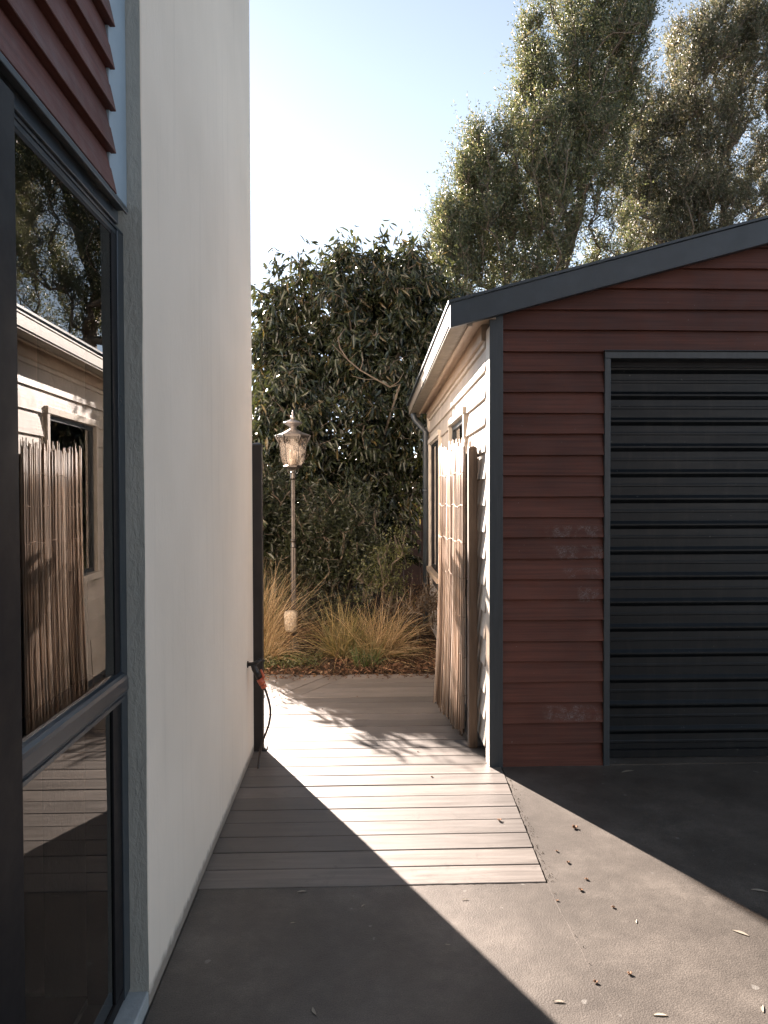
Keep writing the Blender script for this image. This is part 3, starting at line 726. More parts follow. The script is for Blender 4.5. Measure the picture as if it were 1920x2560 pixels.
mb = MB(); a = T(657.5, 1722, 4.50); mb.tube([(a.x, 4.50, a.z), (a.x, 4.50, .0)], .0035, 6); mb.box(a.x - .006, a.x + .010, 4.49, 4.51, T(657, 1745, 4.5).z, T(657, 1737, 4.5).z)
tag(mb.build('irrigation_pipe', M['cream']), 'thin pale irrigation pipe clipped to the black steel post', 'pipe')
# ------------------------------------------------------------------ plants
def unit(a): return a / np.maximum(np.linalg.norm(a, axis=-1, keepdims=True), 1e-9)
def leaf_mesh(name, P_, D, L, W, mat, parent=None, bend=0.0, rich=False, rng=RNG):
    """P_ base points, D unit directions, L lengths, W widths"""
    n = len(P_); r = rng.normal(size=(n, 3)); side = unit(np.cross(D, r)); nor = unit(np.cross(side, D))
    L = L[:, None]; W = W[:, None]
    if not rich:
        mid = P_ + D * L * .45
        V = np.stack([P_, mid + side * W * .5, P_ + D * L - nor * L * bend, mid - side * W * .5], 1).reshape(-1, 3)
        Fq = (np.arange(n)[:, None] * 4 + np.array([0, 1, 2, 3])).reshape(-1, 4)
        return npmesh(name, V, Fq, mat, parent)
    def pt(t, s, h): return P_ + D * L * t + side * W * s + nor * (L * (h - bend * t * t) )
    fold = .09
    V = np.stack([pt(0, 0, 0), pt(.28, .42, fold), pt(.30, 0, 0), pt(.28, -.42, fold), pt(.62, .40, fold), pt(.64, 0, 0), pt(.62, -.40, fold), pt(1, 0, 0)], 1).reshape(-1, 3)
    q = np.array([[0, 2, 1, 1], [0, 3, 2, 2], [1, 2, 5, 4], [2, 3, 6, 5], [4, 5, 7, 7], [5, 6, 7, 7]])
    Fq = (np.arange(n)[:, None, None] * 8 + q[None]).reshape(-1, 4)
    tri = np.array([[0, 2, 1], [0, 3, 2], [1, 2, 5], [1, 5, 4], [2, 3, 6], [2, 6, 5], [4, 5, 7], [5, 6, 7]])
    Ft = (np.arange(n)[:, None, None] * 8 + tri[None]).reshape(-1, 3)
    return npmesh(name, V, Ft, mat, parent, True)

def lobes_sample(lobes, rng):
    pts = []
    for cx, cy, cz, rx, ry, rz, n in lobes:
        u = unit(rng.normal(size=(n, 3))) * (rng.random((n, 1)) ** (1 / 2.3)); pts.append(u * np.array([rx, ry, rz]) + np.array([cx, cy, cz]))
    return np.concatenate(pts)

def skeleton(base, trunk, clumps, up_w=.6):
    """greedy tree: each clump centre hangs on the nearest lower node"""
    nodes = [np.array(p, float) for p in trunk]; par = [-1] + list(range(len(trunk) - 1)); plen = [0.0]
    for i in range(1, len(trunk)): plen.append(plen[-1] + np.linalg.norm(nodes[i] - nodes[i - 1]))
    order = np.argsort(np.linalg.norm((clumps - np.array(base)) * np.array([1.5, 1.5, 1]), axis=1)); ids = []
    for k in order:
        c = clumps[k]; A = np.array(nodes); d = c - A; dist = np.linalg.norm(d, axis=1)
        rise = d[:, 2] / np.maximum(dist, 1e-6)
        cost = dist * (1 + up_w * np.clip(.75 - rise, 0, 2)) + .12 * np.array(plen)
        j = int(np.argmin(cost)); 
        if dist[j] > .9:            # a joint on the way, rising first
            m = A[j] + d[j] * .5 + np.array([0, 0, -.06 * dist[j]]) + RNG.normal(0, .04 * dist[j], 3)
            nodes.append(m); par.append(j); plen.append(plen[j] + dist[j] * .5); j = len(nodes) - 1
        nodes.append(c); par.append(j); plen.append(plen[j] + np.linalg.norm(c - nodes[j])); ids.append(len(nodes) - 1)
    return np.array(nodes), par, ids

def branches(name, nodes, par, r0, rmin, mat, parent, power=.42, ntrunk=2):
    n = len(nodes); cnt = np.ones(n)
    ch = [[] for _ in range(n)]
    for i in range(n - 1, 0, -1): pass
    # descendants count (children always have larger index than parents)
    for i in range(n - 1, 0, -1):
        if par[i] >= 0: cnt[par[i]] += cnt[i]
    rad = rmin + (r0 - rmin) * (cnt / cnt.max()) ** power
    trunk, mb = MB(), MB()
    for i in range(1, n):
        j = par[i]
        if j < 0: continue
        a, b = nodes[j], nodes[i]; ln = np.linalg.norm(b - a)
        if ln < 1e-4: continue
        m = (a + b) / 2 + RNG.normal(0, .06 * ln, 3); ra = min(rad[j], rad[i] * 1.35)
        tgt = trunk if rad[i] > r0 * .42 else mb
        sides = 8 if rad[i] > r0 * .3 else (5 if rad[i] > rmin * 1.8 else 4)
        tgt.tube([a, m, b], [ra, (ra + rad[i]) / 2, rad[i]], sides, False, True)
    if trunk.v: trunk.build('trunk', mat, parent)
    if mb.v: mb.build(name, mat, parent)
    return rad

def fine_tree(name, label, cat, lobes, trunk, mat, r0=.16, leaf=(.045, .016), per=(11, 9), tw=(.28, .55), upb=.9, group=None, seed=1, lean_noise=.42, outer=None, stray=0):
    rng = np.random.default_rng(seed)
    cl = lobes_sample(lobes, rng)
    if outer is not None: cl = cl[outer(cl)]
    root = empty(name, trunk[0], label, cat, group)
    nodes, par, ids = skeleton(trunk[0], trunk, cl)
    branches('branches', nodes, par, r0, .0075, M['bark'], root, .52)
    C_ = nodes[ids]; nt, nl = per
    # twigs around each clump, rising
    base = np.repeat(C_, nt, 0); pid = np.array([par[i] for i in ids]); back = np.repeat(nodes[pid] - C_, nt, 0)
    base = base + back * rng.random((len(base), 1)) * .6
    td = rng.normal(size=base.shape) * lean_noise; td[:, 2] += upb; td = unit(td)
    tl = rng.uniform(tw[0], tw[1], len(base))
    # density varies between clumps so that light shows through
    keep = np.repeat(rng.random(len(C_)) ** .5, nt) > rng.random(len(base)) * .8
    base, td, tl = base[keep], td[keep], tl[keep]
    t = rng.random((len(base), nl)) ** .8
    curve = rng.normal(0, .10, (len(base), 1, 3))
    P_ = base[:, None] + td[:, None] * (tl[:, None] * t)[..., None] + curve * (t ** 2)[..., None] + rng.normal(0, .022, (len(base), nl, 3))
    D = unit(td[:, None] * .7 + rng.normal(0, .62, P_.shape))
    P_ = P_.reshape(-1, 3); D = D.reshape(-1, 3); n = len(P_)
    L = rng.uniform(.7, 1.3, n) * leaf[0]; W = rng.uniform(.75, 1.25, n) * leaf[1]
    leaf_mesh('crown', P_, D, L, W, mat, root, .1, False, rng)
    # thin twig lines
    k = rng.random(len(base)) < .55; b, d_, l_ = base[k], td[k], tl[k]; sd_ = unit(np.cross(d_, rng.normal(size=d_.shape))) * .0045
    V = np.stack([b - sd_, b + sd_, b + d_ * l_[:, None] + sd_ * .2, b + d_ * l_[:, None] - sd_ * .2], 1).reshape(-1, 3)
    npmesh('twigs', V, (np.arange(len(b))[:, None] * 4 + np.arange(4)).reshape(-1, 4), M['bark'], root)
    print(name, 'leaves', n, 'clumps', len(ids)); return root

TREE = mat_leaf('kanuka_leaf', (0.038, 0.050, 0.024), (0.135, 0.155, 0.075), 0.42, 0.40, 0.7, (0.24, 0.21, 0.14), .88, (1.4, 1.3, 0.95))
TREE2 = mat_leaf('pale_tree_leaf', (0.048, 0.054, 0.032), (0.15, 0.155, 0.09), 0.42, 0.42, 0.7, (0.28, 0.24, 0.18), .86, (1.35, 1.25, 1.0))
BIG = mat_leaf('laurel_leaf', (0.017, 0.023, 0.011), (0.050, 0.058, 0.026), 0.22, 0.27, 0.6, (0.10, 0.075, 0.03), .95, (1.6, 1.5, 0.7))
SMALL = mat_leaf('pittosporum_leaf', (0.020, 0.028, 0.014), (0.05, 0.058, 0.026), 0.2, 0.3, 0.6, (0.09, 0.09, 0.04), .95)

def X_(px, d): return at(px, 1241, d).x
def Z_(py, d, px=1400): return at(px, py, d).z
d = 17.0
def lobe(px, py, wpx, hpx, d, n, ry=None):
    c = at(px, py, d); rx = wpx / F * d; rz = hpx / F * d
    return (c.x, d + 0.0, c.z, rx, ry or rx * .9, rz, n)
lobesA = [lobe(1470, 130, 160, 330, d, 330, 1.6), lobe(1390, 420, 190, 250, d, 260, 1.6), lobe(1300, 560, 150, 230, d, 170, 1.5), lobe(1210, 520, 90, 150, d, 100, 1.0),
          lobe(1140, 650, 75, 140, d, 80, .9), lobe(1560, 90, 75, 190, d, 60, .8), lobe(1330, 210, 50, 170, d, 45, .7), lobe(1110, 590, 50, 90, d, 30, .6), lobe(1180, 400, 45, 90, d, 26, .6), lobe(1250, 760, 220, 130, d, 90, 1.2), lobe(1470, 700, 180, 180, d, 90, 1.2)]
fine_tree('tall_tree', 'tallest tree, with olive feathery foliage and upright limbs, left of the pair behind the garage', 'tree', lobesA,
          [(4.3, 17.3, -.1), (4.35, 17.25, 1.4), (4.45, 17.2, 3.0), (4.6, 17.1, 5.0), (4.75, 17.0, 7.2), (4.85, 17.0, 9.4), (4.9, 17, 11.6)], TREE, r0=.16, leaf=(.062, .024), per=(18, 17), tw=(.3, .75), seed=4)
d = 19.0
lobesB = [lobe(1760, 560, 110, 120, d, 70, 1.2), lobe(1650, 450, 70, 120, d, 40, 1.0), lobe(1600, 330, 90, 170, d, 70, 1.2), lobe(1590, 520, 80, 170, d, 70, 1.2), lobe(1830, 300, 170, 260, d, 260, 1.6), lobe(1700, 400, 120, 210, d, 150, 1.4), lobe(1770, 130, 110, 110, d, 90, 1.2), lobe(1900, 90, 120, 130, d, 120, 1.3), lobe(1660, 600, 120, 160, d, 130, 1.3), lobe(1860, 600, 180, 170, d, 110, 1.4),
          lobe(2060, 350, 160, 420, d, 160, 1.6)]
fine_tree('tall_tree', 'paler brownish tree with a thinner crown at the right edge above the garage roof', 'tree', lobesB,
          [(8.6, 19.2, -.1), (8.6, 19.2, 2.2), (8.8, 19.1, 4.4), (9.0, 19.0, 6.6), (9.2, 19, 8.8), (9.3, 19, 11)], TREE2, r0=.16, leaf=(.062, .024), per=(18, 17), tw=(.3, .75), seed=9)

# large leafed shrub closing the path
def big_shrub():
    rng = np.random.default_rng(21); dd = 10.6
    L_ = [lobe(760, 900, 95, 200, dd + .3, 95, .8), lobe(900, 800, 150, 190, dd + .2, 170, 1.0), lobe(1010, 800, 120, 190, dd + .2, 130, .9), lobe(930, 1080, 170, 200, dd - .5, 150, .7), lobe(690, 1000, 80, 190, dd, 70, .6),
          lobe(1090, 860, 80, 150, dd + .4, 60, .7), lobe(1090, 1120, 70, 200, dd - .2, 70, .4), lobe(880, 1300, 150, 160, dd - .8, 80, .5), lobe(690, 830, 55, 110, dd + .5, 30, .5), (-1.3, 8.1, 1.12, .18, .25, .40, 15), (-0.90, 9.5, 2.05, .56, .45, 1.1, 130), (-1.45, 9.3, 1.05, .48, .4, .75, 110)]
    cl = lobes_sample(L_, rng)
    spurs = np.array([tuple(at(px, py, dd + rng.uniform(-.2, .6))) for px, py in ((690, 655), (738, 690), (745, 650), (870, 625), (930, 640), (940, 612), (905, 660), (1015, 625), (1030, 650), (1040, 700), (1085, 660), (1105, 700), (855, 690), (800, 700), (700, 720), (675, 790), (960, 680), (655, 860), (820, 660), (985, 700), (1060, 650))])
    cl = np.concatenate([cl, spurs]); ns = len(spurs)
    root = empty('leafy_shrub', (.2, dd, 0), 'large dark shrub with long drooping glossy leaves closing the end of the path', 'shrub')
    tr = [(.1, dd + .1, .0), (.12, dd + .1, .8), (.0, dd, 1.5), (-.1, dd, 2.2), (-.05, dd, 2.9)]
    nodes, par, ids = skeleton(tr[0], tr, cl, .3)
    branches('branches', nodes, par, .065, .006, M['twig'], root, .5)
    C_ = nodes[ids]; nt = 6; nl = 9
    base = np.repeat(C_, nt, 0); pid = np.array([par[i] for i in ids]); back = np.repeat(nodes[pid] - C_, nt, 0); base = base + back * rng.random((len(base), 1)) * .5
    td = rng.normal(size=base.shape) * .75; td[:, 2] += .25; td[:, 1] -= .25; td = unit(td); tl = rng.uniform(.18, .42, len(base))
    t = (np.arange(nl) + .5)[None] / nl + rng.uniform(-.05, .05, (len(base), nl))
    P_ = base[:, None] + td[:, None] * (tl[:, None] * t)[..., None]
    D = td[:, None] * .45 + rng.normal(0, .42, P_.shape); D[..., 2] -= .85; D = unit(D)
    P_ = P_.reshape(-1, 3); D = D.reshape(-1, 3); n = len(P_)
    leaf_mesh('crown', P_, D, rng.uniform(.085, .18, n), rng.uniform(.026, .048, n), BIG, root, .22, True, rng)
    sd_ = unit(np.cross(td, rng.normal(size=td.shape))) * .0028; b = base; e = base + td * tl[:, None]
    V = np.stack([b - sd_, b + sd_, e + sd_ * .4, e - sd_ * .4], 1).reshape(-1, 3)
    npmesh('twigs', V, (np.arange(len(b))[:, None] * 4 + np.arange(4)).reshape(-1, 4), M['twig'], root)
    # one long bare crooked stem crossing the leaves
    mb = MB(); pts = [at(x, y, dd - 1.0) for x, y in ((1000, 960), (975, 968), (940, 948), (900, 925), (870, 900), (850, 870), (845, 845), (862, 822), (885, 830))]
    mb.tube([(0.15, dd - .6, 1.6), (.35, dd - .8, 2.4)] + pts, [.02, .017] + [.013, .012, .011, .010, .009, .008, .006, .004, .003], 6)
    for a, b in (((940, 948), (880, 940)), ((900, 925), (905, 880)), ((870, 900), (830, 860)), ((975, 968), (1010, 930))):
        mb.tube([at(*a, dd - 1.0), at((a[0] + b[0]) / 2 + 4, (a[1] + b[1]) / 2 + 5, dd - 1.02), at(*b, dd - 1.05)], [.007, .005, .003], 5)
    mb.build('bare_stem', M['twig'], root)
    print('shrub leaves', n)
big_shrub()
d = 8.6
fine_tree('leafy_shrub', 'dense low shrub of small narrow dark leaves behind the lamp post', 'shrub',
  [(-.55, 8.75, 1.0, .75, .42, .75, 230), (-1.2, 8.7, 1.0, .48, .4, .95, 240), (-.15, 8.8, .9, .5, .4, .7, 90)], [(-.6, 8.9, 0), (-.6, 8.9, .4), (-.6, 8.85, .9)], SMALL, r0=.03, leaf=(.058, .016), per=(8, 13), tw=(.1, .22), upb=.35, seed=33, lean_noise=.8)
GREEN = mat_leaf('fresh_leaf', (0.05, 0.058, 0.022), (0.12, 0.12, 0.045), .3, .4, .5)
fine_tree('small_shrub', 'small upright shrub with fresh green leaves right of the grass tussocks', 'shrub',
  [(.32, 7.7, .72, .2, .2, .32, 26), (.10, 7.6, .62, .16, .15, .16, 10), (.42, 7.7, 1.0, .1, .1, .14, 8)], [(.3, 7.75, .02), (.3, 7.72, .35), (.32, 7.7, .6)], GREEN, r0=.012, leaf=(.030, .013), per=(7, 12), tw=(.08, .18), upb=.8, seed=5, lean_noise=.5)
BROWN = mat_leaf('brown_leaf', (0.055, 0.032, 0.018), (0.14, 0.08, 0.042), .25, .7, .2)
fine_tree('small_shrub', 'scraggly brown half dead bush against the cream wall', 'shrub',
  [(.62, 7.5, .42, .3, .3, .26, 50), (.35, 7.4, .35, .2, .2, .2, 20)], [(.55, 7.55, .02), (.55, 7.5, .2)], BROWN, r0=.010, leaf=(.022, .007), per=(6, 8), tw=(.08, .22), upb=.6, seed=16, lean_noise=.8)

# grass tussocks
GRASS = mat_leaf('dry_grass', (0.26, 0.18, 0.09), (0.58, 0.43, 0.26), 0.38, 0.5, 0.4, (0.16, 0.15, 0.06), .86, (1.25, 1.1, 0.8))
GRASS2 = mat_leaf('olive_grass', (0.11, 0.095, 0.04), (0.42, 0.32, 0.16), 0.38, 0.5, 0.4, (0.10, 0.11, 0.04), .84, (1.3, 1.2, 0.7))
GRASSG = mat_leaf('green_grass', (0.03, 0.05, 0.018), (0.09, 0.11, 0.035), .3, .5, .4)
def tussock(c, n, L, spread, mat, label, droop=.55, w=.0035, seed=1, lean=(0, 0), z0=.02, name='grass_tussock', cat='grass'):
    rng = np.random.default_rng(seed); K = 7
    az = rng.uniform(0, 2 * np.pi, n); tilt = np.abs(rng.normal(0, spread, n)); ln = L * rng.uniform(.45, 1.1, n)
    hd = np.stack([np.cos(az), np.sin(az), 0 * az], 1)
    r = rng.random(n) ** .5 * .10; base = np.array([c[0], c[1], z0]) + hd * r[:, None] + rng.normal(0, .012, (n, 3)) * np.array([1, 1, 0])
    d0 = hd * np.sin(tilt)[:, None] + np.array([0, 0, 1]) * np.cos(tilt)[:, None] + np.array([lean[0], lean[1], 0]); d0 = unit(d0)
    pts = [base]; dd = d0; kink = rng.normal(0, .10, (n, 3))
    for k in range(K):
        g = np.zeros((n, 3)); g[:, 2] = -droop * (k + 1) / K * rng.uniform(.2, 1.25, n) * .42
        dd = unit(dd + g + kink * .5 + rng.normal(0, .03, (n, 3))); p = pts[-1] + dd * (ln / K)[:, None]; p[:, 2] = np.maximum(p[:, 2], z0 - .02 + .02 * rng.random(n)); pts.append(p)
    side = unit(np.cross(d0, rng.normal(size=(n, 3)))); ws = w * rng.uniform(.5, 1.2, n)
    rows = []
    for k, p in enumerate(pts):
        wk = ws * (1 - (k / K) ** 2 * .9); rows += [p - side * wk[:, None] * .5, p + side * wk[:, None] * .5]
    V = np.stack(rows, 1).reshape(-1, 3); m = 2 * (K + 1)
    q = np.array([[2 * k, 2 * k + 1, 2 * k + 3, 2 * k + 2] for k in range(K)])
    Fq = (np.arange(n)[:, None, None] * m + q[None]).reshape(-1, 4)
    return tag(npmesh(name, V, Fq, mat), label, cat)
tussock((-.99, 7.15), 950, .92, .50, GRASS, 'tall straw coloured grass tussock beside the black steel post', .5, .0055, 1, (.10, 0))
tussock((-.88, 6.85), 420, .62, .75, GRASS, 'low flattened straw tussock in front of the tall straw tussock by the black post', .9, .004, 11, (.1, -.1))
tussock((-.16, 7.0), 700, .64, .9, GRASS2, 'broad arching golden olive grass tussock at the middle of the garden bed', .85, .0058, 2)
tussock((.18, 6.95), 650, .66, .85, GRASS, 'low spreading orange straw tussock right of the middle tussock', .9, .005, 3, (.25, 0))
tussock((.06, 6.62), 150, .24, .55, GRASSG, 'small fresh green grass tuft at the edge of the deck', .5, .006, 4)
# low ground cover at the left
rng = np.random.default_rng(8); n = 4200
P_ = np.stack([rng.uniform(-1.35, -.35, n), rng.uniform(6.52, 7.0, n), rng.uniform(.0, .07, n)], 1); D = unit(rng.normal(size=(n, 3)) * np.array([1, 1, .5]) + np.array([0, 0, .5]))
tag(leaf_mesh('ground_cover', P_, D, rng.uniform(.02, .05, n), rng.uniform(.006, .014, n), GREEN, None, .1, False, rng), kind='stuff')
# leaf litter over the soil
n = 9000; P_ = np.stack([rng.uniform(-1.6, 1.0, n), 6.38 + rng.random(n) ** 1.3 * 2.6, rng.uniform(.0, .05, n)], 1)
P_[:, 2] += np.clip((P_[:, 1] - 6.3) / .35, 0, 1) * .03 - .02
D = unit(rng.normal(size=(n, 3)) * np.array([1, 1, .35])); tag(leaf_mesh('leaf_litter', P_, D, rng.uniform(.02, .06, n), rng.uniform(.008, .022, n), M['mulch'], None, .25, False, rng), kind='stuff')

# timber fence behind
fence = empty('timber_fence', (0, 12.6, 0), 'red brown timber fence behind the shrubs, darkened in its colour for the shade', 'fence')
mb = MB(); x = -5.5
while x < 7.5:
    wd = .14; mb.box(x, x + wd, 12.6, 12.62, .0, 2.12 + random.uniform(-.008, .008)); x += wd + .0015
mb.build('palings', M['fence'], fence)
mb = MB()
for z in (.3, 1.1, 1.9): mb.box(-5.5, 7.5, 12.621, 12.67, z, z + .07)
mb.build('rails', M['fence'], fence)

# ------------------------------------------------------------------ lamp post
LX, LY = at(733, 1241, 7.2).x, 7.2; sc = 7.2 / F
def lz(py): return at(733, py, 7.2).z
lamp = empty('lamp_post', (LX, LY, 0), 'old fashioned metal garden lamp post with six sided glass lantern', 'lamp post')
def LP(r): return r * sc
mb = MB(); 
def fluted(mb, r, z0, z1, nfl=12):
    vs = []; fs = []; n = nfl * 4
    for z in (z0, z1):
        for k in range(n):
            a = 2 * math.pi * k / n; rr_ = r * (1 - .11 * (1 if k % 4 in (0,) else 0)); vs.append((LX + rr_ * math.cos(a), LY + rr_ * math.sin(a), z))
    for k in range(n): fs.append((k, (k + 1) % n, (k + 1) % n + n, k + n))
    mb.add(vs, fs)
fluted(mb, LP(5.0), lz(1352), lz(1200)); mb.lathe([(LP(5), lz(1199)), (LP(7), lz(1197.5)), (LP(7.6), lz(1195)), (LP(6.9), lz(1190)), (LP(7.4), lz(1183)), (LP(5.5), lz(1179))], (LX, LY), 20)
mb.lathe([(LP(5.4), lz(1369)), (LP(7.3), lz(1368)), (LP(7.3), lz(1365.6)), (LP(5.9), lz(1364.5)), (LP(6.6), lz(1358)), (LP(6.0), lz(1352.5)), (LP(7.4), lz(1351.5)), (LP(7.4), lz(1349.6)), (LP(5.2), lz(1348))], (LX, LY), 20)
fluted(mb, LP(6.4), .0, lz(1369)); mb.lathe([(.07, .0), (.07, .05), (.045, .08), (.03, .16)], (LX, LY), 20)
mb.build('pole', M['lamp'], lamp)
mb = MB(); h0 = math.pi / 6 + .0
mb.lathe([(LP(5), lz(1180)), (LP(6), lz(1176)), (LP(13), lz(1172)), (LP(22), lz(1169)), (LP(23.5), lz(1167)), (LP(23.5), lz(1165)), (LP(21), lz(1163))], (LX, LY), 6, 0, False)
for k in range(6):      # curled brackets below the lantern
    a = k * math.pi / 3; c_, s_ = math.cos(a), math.sin(a)
    mb.tube([(LX + c_ * LP(r), LY + s_ * LP(r), lz(y)) for r, y in ((6, 1186), (10, 1184), (13, 1179), (12, 1175), (15, 1171))], LP(.8), 5)
mb.build('lantern_base', M['lamp'], lamp)
gp = [(21.5, 1163), (26, 1155), (29, 1146), (30.5, 1134), (32, 1120), (34, 1105), (37, 1092)]
mb = MB(); mb.lathe([(LP(r * .96), lz(y)) for r, y in gp], (LX, LY), 6, 0, False, False); mb.build('lantern_glass', M['lantern'], lamp)
mb = MB()
for k in range(6):
    a = k * math.pi / 3; c_, s_ = math.cos(a), math.sin(a)
    mb.tube([(LX + c_ * LP(r), LY + s_ * LP(r), lz(y)) for r, y in gp], LP(1.15), 6)
    # leaf shaped scroll at the top corner
    mb.tube([(LX + c_ * LP(r), LY + s_ * LP(r), lz(y)) for r, y in ((33, 1113), (36, 1104), (40, 1096), (43.5, 1090), (42.5, 1087.5))], [LP(v) for v in (.8, 2.4, 3.2, 2.0, .8)], 7)
    for da in (-.13, .13):
        c2, s2 = math.cos(a + da), math.sin(a + da); mb.tube([(LX + c2 * LP(r), LY + s2 * LP(r), lz(y)) for r, y in ((31.5, 1106), (34, 1099), (36.5, 1092))], [LP(.6), LP(1.9), LP(1.2)], 6)
mb.lathe([(LP(37.5), lz(1094)), (LP(38.5), lz(1092)), (LP(38.5), lz(1089))], (LX, LY), 6, 0, False)
mb.build('lantern_frame', M['lamp'], lamp)
mb = MB(); mb.lathe([(LP(41), lz(1089)), (LP(42), lz(1087.5)), (LP(34), lz(1084.5)), (LP(24), lz(1081)), (LP(15), lz(1076)), (LP(9.5), lz(1073)), (LP(8), lz(1070))], (LX, LY), 6, 0, False); mb.build('lantern_roof', M['lamp_roof'], lamp)
mb = MB(); mb.lathe([(LP(8), lz(1072)), (LP(8), lz(1069)), (LP(10), lz(1066)), (LP(17), lz(1062)), (LP(24), lz(1058.5)), (LP(24.5), lz(1057)), (LP(18), lz(1054)), (LP(10), lz(1051)), (LP(5.5), lz(1048.5))], (LX, LY), 24)
mb.lathe([(LP(5.3), lz(1049)), (LP(5.6), lz(1044)), (LP(4.2), lz(1039.5)), (LP(2.0), lz(1038)), (LP(3.0), lz(1035.5)), (LP(2.6), lz(1032.5)), (LP(1.4), lz(1031.5)), (LP(2.0), lz(1028.5)), (LP(1.4), lz(1026.5)), (LP(.4), lz(1024.5))], (LX, LY), 14)
mb.build('finial', M['lamp_roof'], lamp)
mb = MB(); mb.lathe([(LP(8), lz(1164)), (LP(8.5), lz(1150)), (LP(10), lz(1148))], (LX, LY), 12); 
for k in range(5): a = k * 1.257; mb.lathe([(LP(2.2), lz(1148)), (LP(2.6), lz(1135)), (LP(1.0), lz(1125))], (LX + math.cos(a) * LP(7), LY + math.sin(a) * LP(7)), 8)
mb.build('lamp_holder', M['cream'], lamp)

# pale pitted block on stakes in the grass
c = at(727, 1552, 6.95); bl = empty('garden_ornament', (c.x, 6.95, 0), 'pale pitted rounded block on thin stakes in the grass below the lamp post', 'ornament')
mb = MB(); rr = random.Random(2); n = 14; vs = []; fs = []
prof = [(.02, -.098), (.045, -.092), (.058, -.07), (.062, -.03), (.062, .03), (.060, .07), (.050, .088), (.02, .094)]
mb.lathe([(r * (1 + rr.uniform(-.05, .05)), c.z + z) for r, z in prof], (c.x, 6.95), 16, .3); mb.build('block', M['block'], bl)
for dx in (-.018, .012):
    mb = MB(); mb.tube([(c.x + dx, 6.95, c.z - .09), (c.x + dx * 1.3, 6.95, .0)], .0035, 5); mb.build('stake', M['wire'], bl)
# thin cane leaning by the gate
mb = MB(); a = gr(1083, 1757); b = at(1101, 1600, 5.45); mb.tube([a, b + Vector((.0, .1, 0))], .0028, 5); tag(mb.build('cane', M['post_wood']), 'thin bare cane leaning up from the deck beside the reed gate', 'cane')

# ------------------------------------------------------------------ fallen leaves
def curled(px, py, size, label, mat='dry_leaf', seed=0, z=0.0):
    size *= .75
    g = gr(px, py, z); z += -.0035 if (g.y < D0 or g.x > DR0.x + .03) else 0; rr = random.Random(seed * 7 + 1); mb = MB(); petals = rr.choice([3, 4, 4])
    for k in range(petals):
        a = k * 2 * math.pi / petals + rr.uniform(-.5, .5); dirv = Vector((math.cos(a), math.sin(a), 0)); sd = Vector((-dirv.y, dirv.x, 0)); vs = []
        for i in range(5):
            t = i / 4; h = size * (.03 + .38 * math.sin(t * 2.2) * rr.uniform(.5, 1)); wd = size * .32 * math.sin(math.pi * (.12 + .85 * t)); c0 = Vector((g.x, g.y, z + .001)) + dirv * size * .55 * t
            vs += [c0 + sd * wd + Vector((0, 0, h * 1.15)), c0 + Vector((0, 0, h * .6)), c0 - sd * wd + Vector((0, 0, h * rr.uniform(.8, 1.3)))]
        mb.add(vs, [(3 * i + j, 3 * i + j + 1, 3 * i + j + 4, 3 * i + j + 3) for i in range(4) for j in range(2)], True)
    o = mb.build('fallen_leaf', M[mat]); s_ = o.modifiers.new('solid', 'SOLIDIFY'); s_.thickness = .0008
    return tag(o, label, 'leaf', 'dry curled leaves')
def slender(px, py, L, ang, label, seed=0):
    rr = random.Random(seed); g = gr(px, py); mb = MB(); dirv = Vector((math.cos(ang), math.sin(ang), 0)); sd = Vector((-dirv.y, dirv.x, 0)); vs = []
    for i in range(7):
        t = i / 6; wd = L * .13 * math.sin(math.pi * min(1, .04 + .94 * t)) ** .8; h = -.0022 + .012 * L * math.sin(math.pi * t); c0 = Vector((g.x, g.y, h)) + dirv * L * (t - .5) + sd * L * .07 * math.sin(math.pi * t)
        vs += [c0 + sd * wd + Vector((0, 0, .0012)), c0, c0 - sd * wd + Vector((0, 0, .0015))]
    mb.add(vs, [(3 * i + j, 3 * i + j + 1, 3 * i + j + 4, 3 * i + j + 3) for i in range(6) for j in range(2)], True)
    return tag(mb.build('fallen_leaf', M['pale_leaf']), label, 'leaf', 'slender pale leaves')
CU = [(1248, 2052, .030, 'brown curled leaf near the right end of a deck board'), (1437, 2069, .036, 'largest brown curled leaf, on the asphalt touching the edge of the garage shadow'),
 (1392, 2127, .016, 'tiny curled leaf on the asphalt just right of the deck edge'), (1420, 2155, .022, 'small dark curled leaf on the asphalt beyond the deck corner'),
 (1466, 2197, .018, 'reddish crumbled leaf, the upper of two close together near the deck corner'), (1452, 2224, .022, 'reddish crumbled leaf, the lower of two close together near the deck corner'),
 (1393, 2250, .014, 'tiny dark leaf lying on the asphalt joint at the deck corner'), (1533, 2267, .016, 'small crumbled leaf in the middle of the sunlit asphalt'),
 (1574, 2433, .020, 'black curled leaf on the sunlit asphalt right of the joint near the bottom'), (1489, 2454, .018, 'dark pointed leaf lying across the asphalt joint near the bottom'),
 (1080, 1943, .017, 'single small brown leaf in the middle of the sunlit deck'), (806, 1773, .014, 'tiny brown leaf on the bright far part of the deck'), (893, 1742, .016, 'dark curled leaf at the edge of the dappled shade on the deck'),
 (1093, 1738, .034, 'brown leaf on the shaded deck close to the foot of the reed gate'), (1045, 1880, .012, 'tiny dark leaf in the shade on the deck before the gate')]
for i, (px, py, s_, lb) in enumerate(CU): curled(px, py, s_, lb, seed=i)
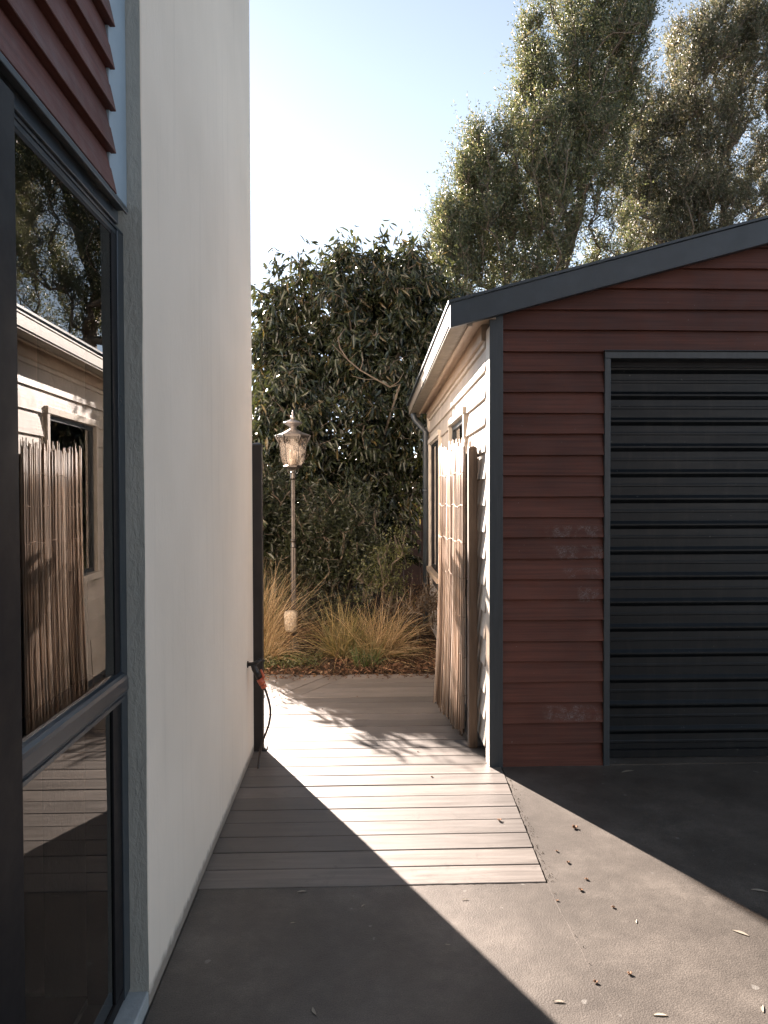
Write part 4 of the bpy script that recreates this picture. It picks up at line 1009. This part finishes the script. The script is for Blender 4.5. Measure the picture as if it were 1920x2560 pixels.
SL_ = [(1900, 2226, .062, -.35, 'white slender leaf in the garage shadow at the right edge'), (1851, 2331, .055, -.75, 'cream slender leaf with dark tip just outside the garage shadow'),
 (1591, 2302, .026, 1.2, 'small cream leaf near the middle of the sunlit asphalt'), (1397, 2502, .036, -.1, 'cream slender leaf on the sunlit asphalt at the bottom, left of the joint'),
 (1650, 2536, .044, -.1, 'cream slender leaf on the sunlit asphalt at the very bottom'), (1907, 2520, .036, 1.1, 'pinkish oval leaf in the bottom right corner'), (1119, 2361, .022, -.3, 'pale leaf inside the wall shadow right at its edge'),
 (1163, 2247, .024, .1, 'thin pale leaf on sunlit asphalt just below the deck'), (755, 2228, .038, .1, 'white leaf lying against the front edge of the deck in the wall shadow'), (786, 2526, .036, 1.9, 'white leaf in the dark wall shadow at the bottom of the picture'),
 (1569, 1928, .080, .35, 'long pale narrow leaf on the shaded asphalt in front of the roller door'), (908, 2263, .022, .9, 'tiny pale leaf on the shaded asphalt below the deck edge'), (732, 2306, .018, .2, 'smallest pale leaf on the shaded asphalt at the lower left'),]
for i, (px, py, s_, an, lb) in enumerate(SL_): slender(px, py, s_, an, lb, i)
# dead leaves and twigs along the far end of the deck
rng = np.random.default_rng(12); n = 260
P_ = np.stack([rng.uniform(-1.0, .75, n), 6.34 - np.abs(rng.normal(0, .07, n)), rng.uniform(.002, .012, n)], 1); D = unit(rng.normal(size=(n, 3)) * np.array([1, 1, .25]))
tag(leaf_mesh('deck_litter', P_, D, rng.uniform(.015, .05, n), rng.uniform(.006, .018, n), M['mulch'], None, .25, False, rng), kind='stuff')

# house-shaped blocker added out of view to shade the court from open sky
blocker = empty('added_sky_blocker', (2, -8, 0), 'plain house-shaped block added unseen behind the viewer to shade the court from the sky', 'house')
mb = MB(); mb.box(-7, 11, -13, -8, -.1, 6.0); mb.build('wall', simple('sky_blocker_grey', (.15, .145, .14), .8), blocker)  # body of the added sky blocker
mb = MB(); mb.hexa([(-7.4, -13.4, 6.0), (11.4, -13.4, 6.0), (11.4, -7.6, 6.0), (-7.4, -7.6, 6.0), (-7.4, -10.6, 7.8), (11.4, -10.6, 7.8), (11.4, -10.4, 7.8), (-7.4, -10.4, 7.8)]); mb.build('roof', M['slate'], blocker)  # roof shape on the added blocker
for wx in (0, 5): mb = MB(); mb.box(wx, wx + 2.2, -8.001, -7.96, .9, 2.2); mb.build('window', M['black_alu'], blocker)  # dark window panels on the added blocker
